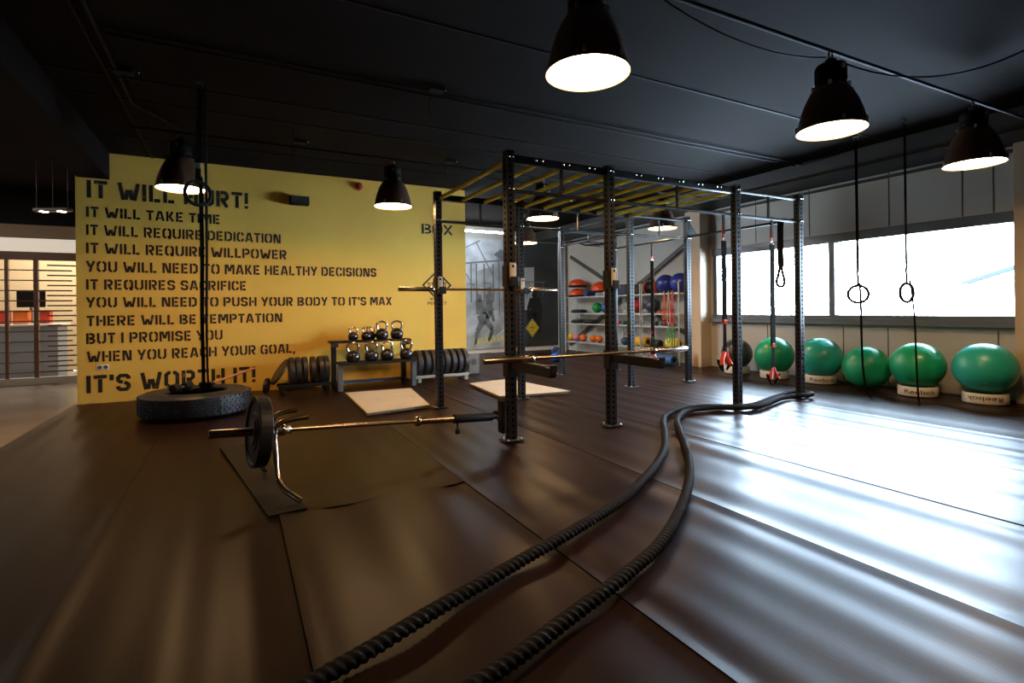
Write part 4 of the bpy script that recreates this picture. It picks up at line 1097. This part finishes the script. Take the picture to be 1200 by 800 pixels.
for y, z, c, L, k, lab in ((7.64, 1.43, (226, 120, 80), .55, 1, 'orange elastic band hanging from the top shelf'), (7.52, 1.43, (232, 170, 150), .62, 2, 'pale pink elastic band next to the orange one'), (7.42, 1.43, (214, 84, 100), .66, 3, 'rose elastic band nearest the post on the top shelf'),
                     (7.37, .755, (40, 150, 70), .44, 4, 'green elastic band below the rose one'), (7.49, .755, (60, 170, 84), .32, 5, 'short light green elastic band below the pink one'), (9.42, .60, (196, 52, 40), .34, 6, 'red elastic band hanging at the front rig post by the green foam ball')):
    hung_band(lab, y, z, c, L, k, .035 if k in (4, 5) else 0)
t = thing('strap_pile', 'small heap of red and orange straps on the second shelf', 'straps', (7.66, 7.75, 1.004))
for i, c in enumerate(((210, 90, 50), (160, 46, 44), (70, 50, 44))):
    MB().tube(smooth_path([(random.uniform(-.1, .1), random.uniform(-.2, .2), .015 + .022 * i + .015 * (k % 2)) for k in range(9)], 5), .012, 8).build('strap', mat('pile_%d' % i, c, .6), t)

# ------------------------------------------------------------------ the lobby beyond the left opening
YG = 11.2
struct(MB().box(XL, -1.0, 13.6, 13.7, -.02, CEIL), 'wall_lobby', mat('lobby_tan', (202, 182, 146), .7))
struct(MB().box(-1.1, -1.0, YW + .1, 13.6, -.02, CEIL), 'wall_side', mat('lobby_side', (190, 178, 160), .7))
h = MB(); h.box(XL, -1.1, YG + .02, YG + .10, 2.38, 2.60)
struct(h, 'trim_3', mat('soffit', (178, 162, 142), .6))
struct(MB().box(XL, -1.1, YG + .02, YG + .10, 2.60, CEIL), 'trim_4', M_blackm)
ls = thing('glow_band', 'long white band above the metal grille with added glow', 'wall band', (-2.95, YG + .08, 2.275)); MB().box(-1.75, 1.75, -.05, .03, -.105, .105, .004).build('glow_face', mat('band_glow', (240, 232, 220), .5, emit=((1.0, .88, .74), .45)), ls)  # plain white band, its brightness added as emission, no lamp
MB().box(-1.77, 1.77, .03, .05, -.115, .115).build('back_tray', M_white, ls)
gr = thing('metal_grille', 'tall metal grille with horizontal bars across the lobby opening', 'grille', (-2.5, YG, 0))
M_gr = mat('grille_metal', (128, 104, 96), .4, metal=.4)
MB().box(-2.0, 1.35, -.04, .04, 2.02, 2.15, .004).build('top_rail', M_gr, gr)
MB().box(-2.0, 1.35, -.03, .05, -.016, .10, .004).build('kick_plate', mat('kick_pale', (196, 190, 180), .5), gr)
for x, wd in ((-1.2, .03), (-.72, .022), (-.36, .03), (.62, .03)):
    MB().box(x - wd, x + wd, -.035, .035, .10, 2.02, .004).build('stile', M_gr, gr)
for i in range(11):
    z = .185 + i * .167
    MB().box(-1.17, -.742, -.010, .010, z - .009, z + .009).build('bar', M_gr, gr)
    MB().box(-.698, -.39, -.010, .010, z - .009, z + .009).build('bar', M_gr, gr)
    MB().box(-.33, .10, -.010, .010, z - .012, z + .012).build('bar', M_gr, gr)
    MB().box(-.22, .59, -.012, .012, z + .074, z + .098).build('bar', M_gr, gr)
# things behind the grille
t = thing('lobby_counter', 'pale blue counter behind the grille', 'counter', (-3.35, 12.4, 0))
MB().box(-.55, .55, -.3, .3, -.016, .92, .01).build('cabinet', mat('counter_blue', (150, 164, 180), .6), t); MB().box(-.6, .6, -.34, .34, .92, .96, .006).build('worktop', M_white, t)
for x, c, lab in ((-3.62, (190, 60, 40), 'red box on the counter behind the grille'), (-3.35, (214, 110, 40), 'orange box on the counter behind the grille'), (-3.05, (150, 60, 50), 'brown red box on the counter behind the grille')):
    t = thing('carton', lab, 'box', (x, 12.35, .961)); MB().box(-.10, .10, -.10, .10, 0, .24, .004).build('body', mat('carton_%d' % c[1], c, .6), t); MB().box(-.102, .102, -.102, .102, .20, .245, .004).build('lid', mat('carton_lid_%d' % c[1], tuple(int(v * .8) for v in c), .6), t)
t = thing('monitor', 'dark monitor on the counter behind the grille', 'monitor', (-3.28, 12.56, .961)); MB().box(-.2, .2, -.02, .02, .30, .60, .006).build('screen', M_blackm, t); MB().box(-.02, .02, -.015, .015, .0, .30).build('stand', M_grey, t); MB().box(-.1, .1, -.07, .07, .0, .012).build('foot', M_grey, t)
pd = thing('lobby_pendant', 'slim twin spotlight bar hanging in the dark lobby left of the yellow wall', 'light', (-2.12, 9.0, 2.52), -.5)
MB().box(-.24, .24, -.05, .05, -.02, .03, .012).build('bar', M_grey, pd)
for x in (-.12, .12): MB().lathe([(.0001, -.022), (.045, -.022), (.05, -.018)], (x, 0, 0), 20).build('spot', mat('spot_glow', (255, 240, 220), .4, emit=((1.0, .70, .45), 30.0)), pd)
for x in (-.22, 0, .2): MB().tube([(x, 0, .03), (x, 0, CEIL - 2.52)], .0025, 6).build('wire', M_grey, pd)
for x, y, lab in ((-3.2, 12.5, 'unseen round fill light added over the lobby counter'), (-3.6, 9.0, 'unseen round fill light added in the lobby in front of the grille'), (-1.9, 12.6, 'unseen round fill light added behind the right half of the grille')):  # lights added out of view to make the lobby wall and floor glow
    t = thing('lobby_fill_light', lab, 'fill light', (x, y, CEIL - .001), group='added lobby fill lights')
    MB().lathe([(.21, 0), (.21, -.05), (.195, -.055)], n=32).build('housing', M_white, t); MB().lathe([(.0001, -.05), (.195, -.05)], n=32).build('glow_face', mat('lobby_fill_glow_%d' % int(y), (255, 246, 235), .4, emit=((1.0, .86, .70), 45.0 if y < 10 else 165.0)), t)
# neighbouring roof edge seen faintly through the window
t = thing('neighbour_roof', 'faint sloping roof edge far outside the window beyond the teal ball', 'roof', (38, 14.2, 2.6))
MB().bar((0, .25, -.31), (0, -4.5, 1.31), .9, .16, bev=.02).build('eave', mat('roof_dark', (36, 39, 41), 1.0, spec=0.0), t)
MB().bar((.3, .25, -.7), (.3, -4.5, .92), .3, .05).build('gutter', mat('roof_dark', (36, 39, 41), 1.0, spec=0.0), t)
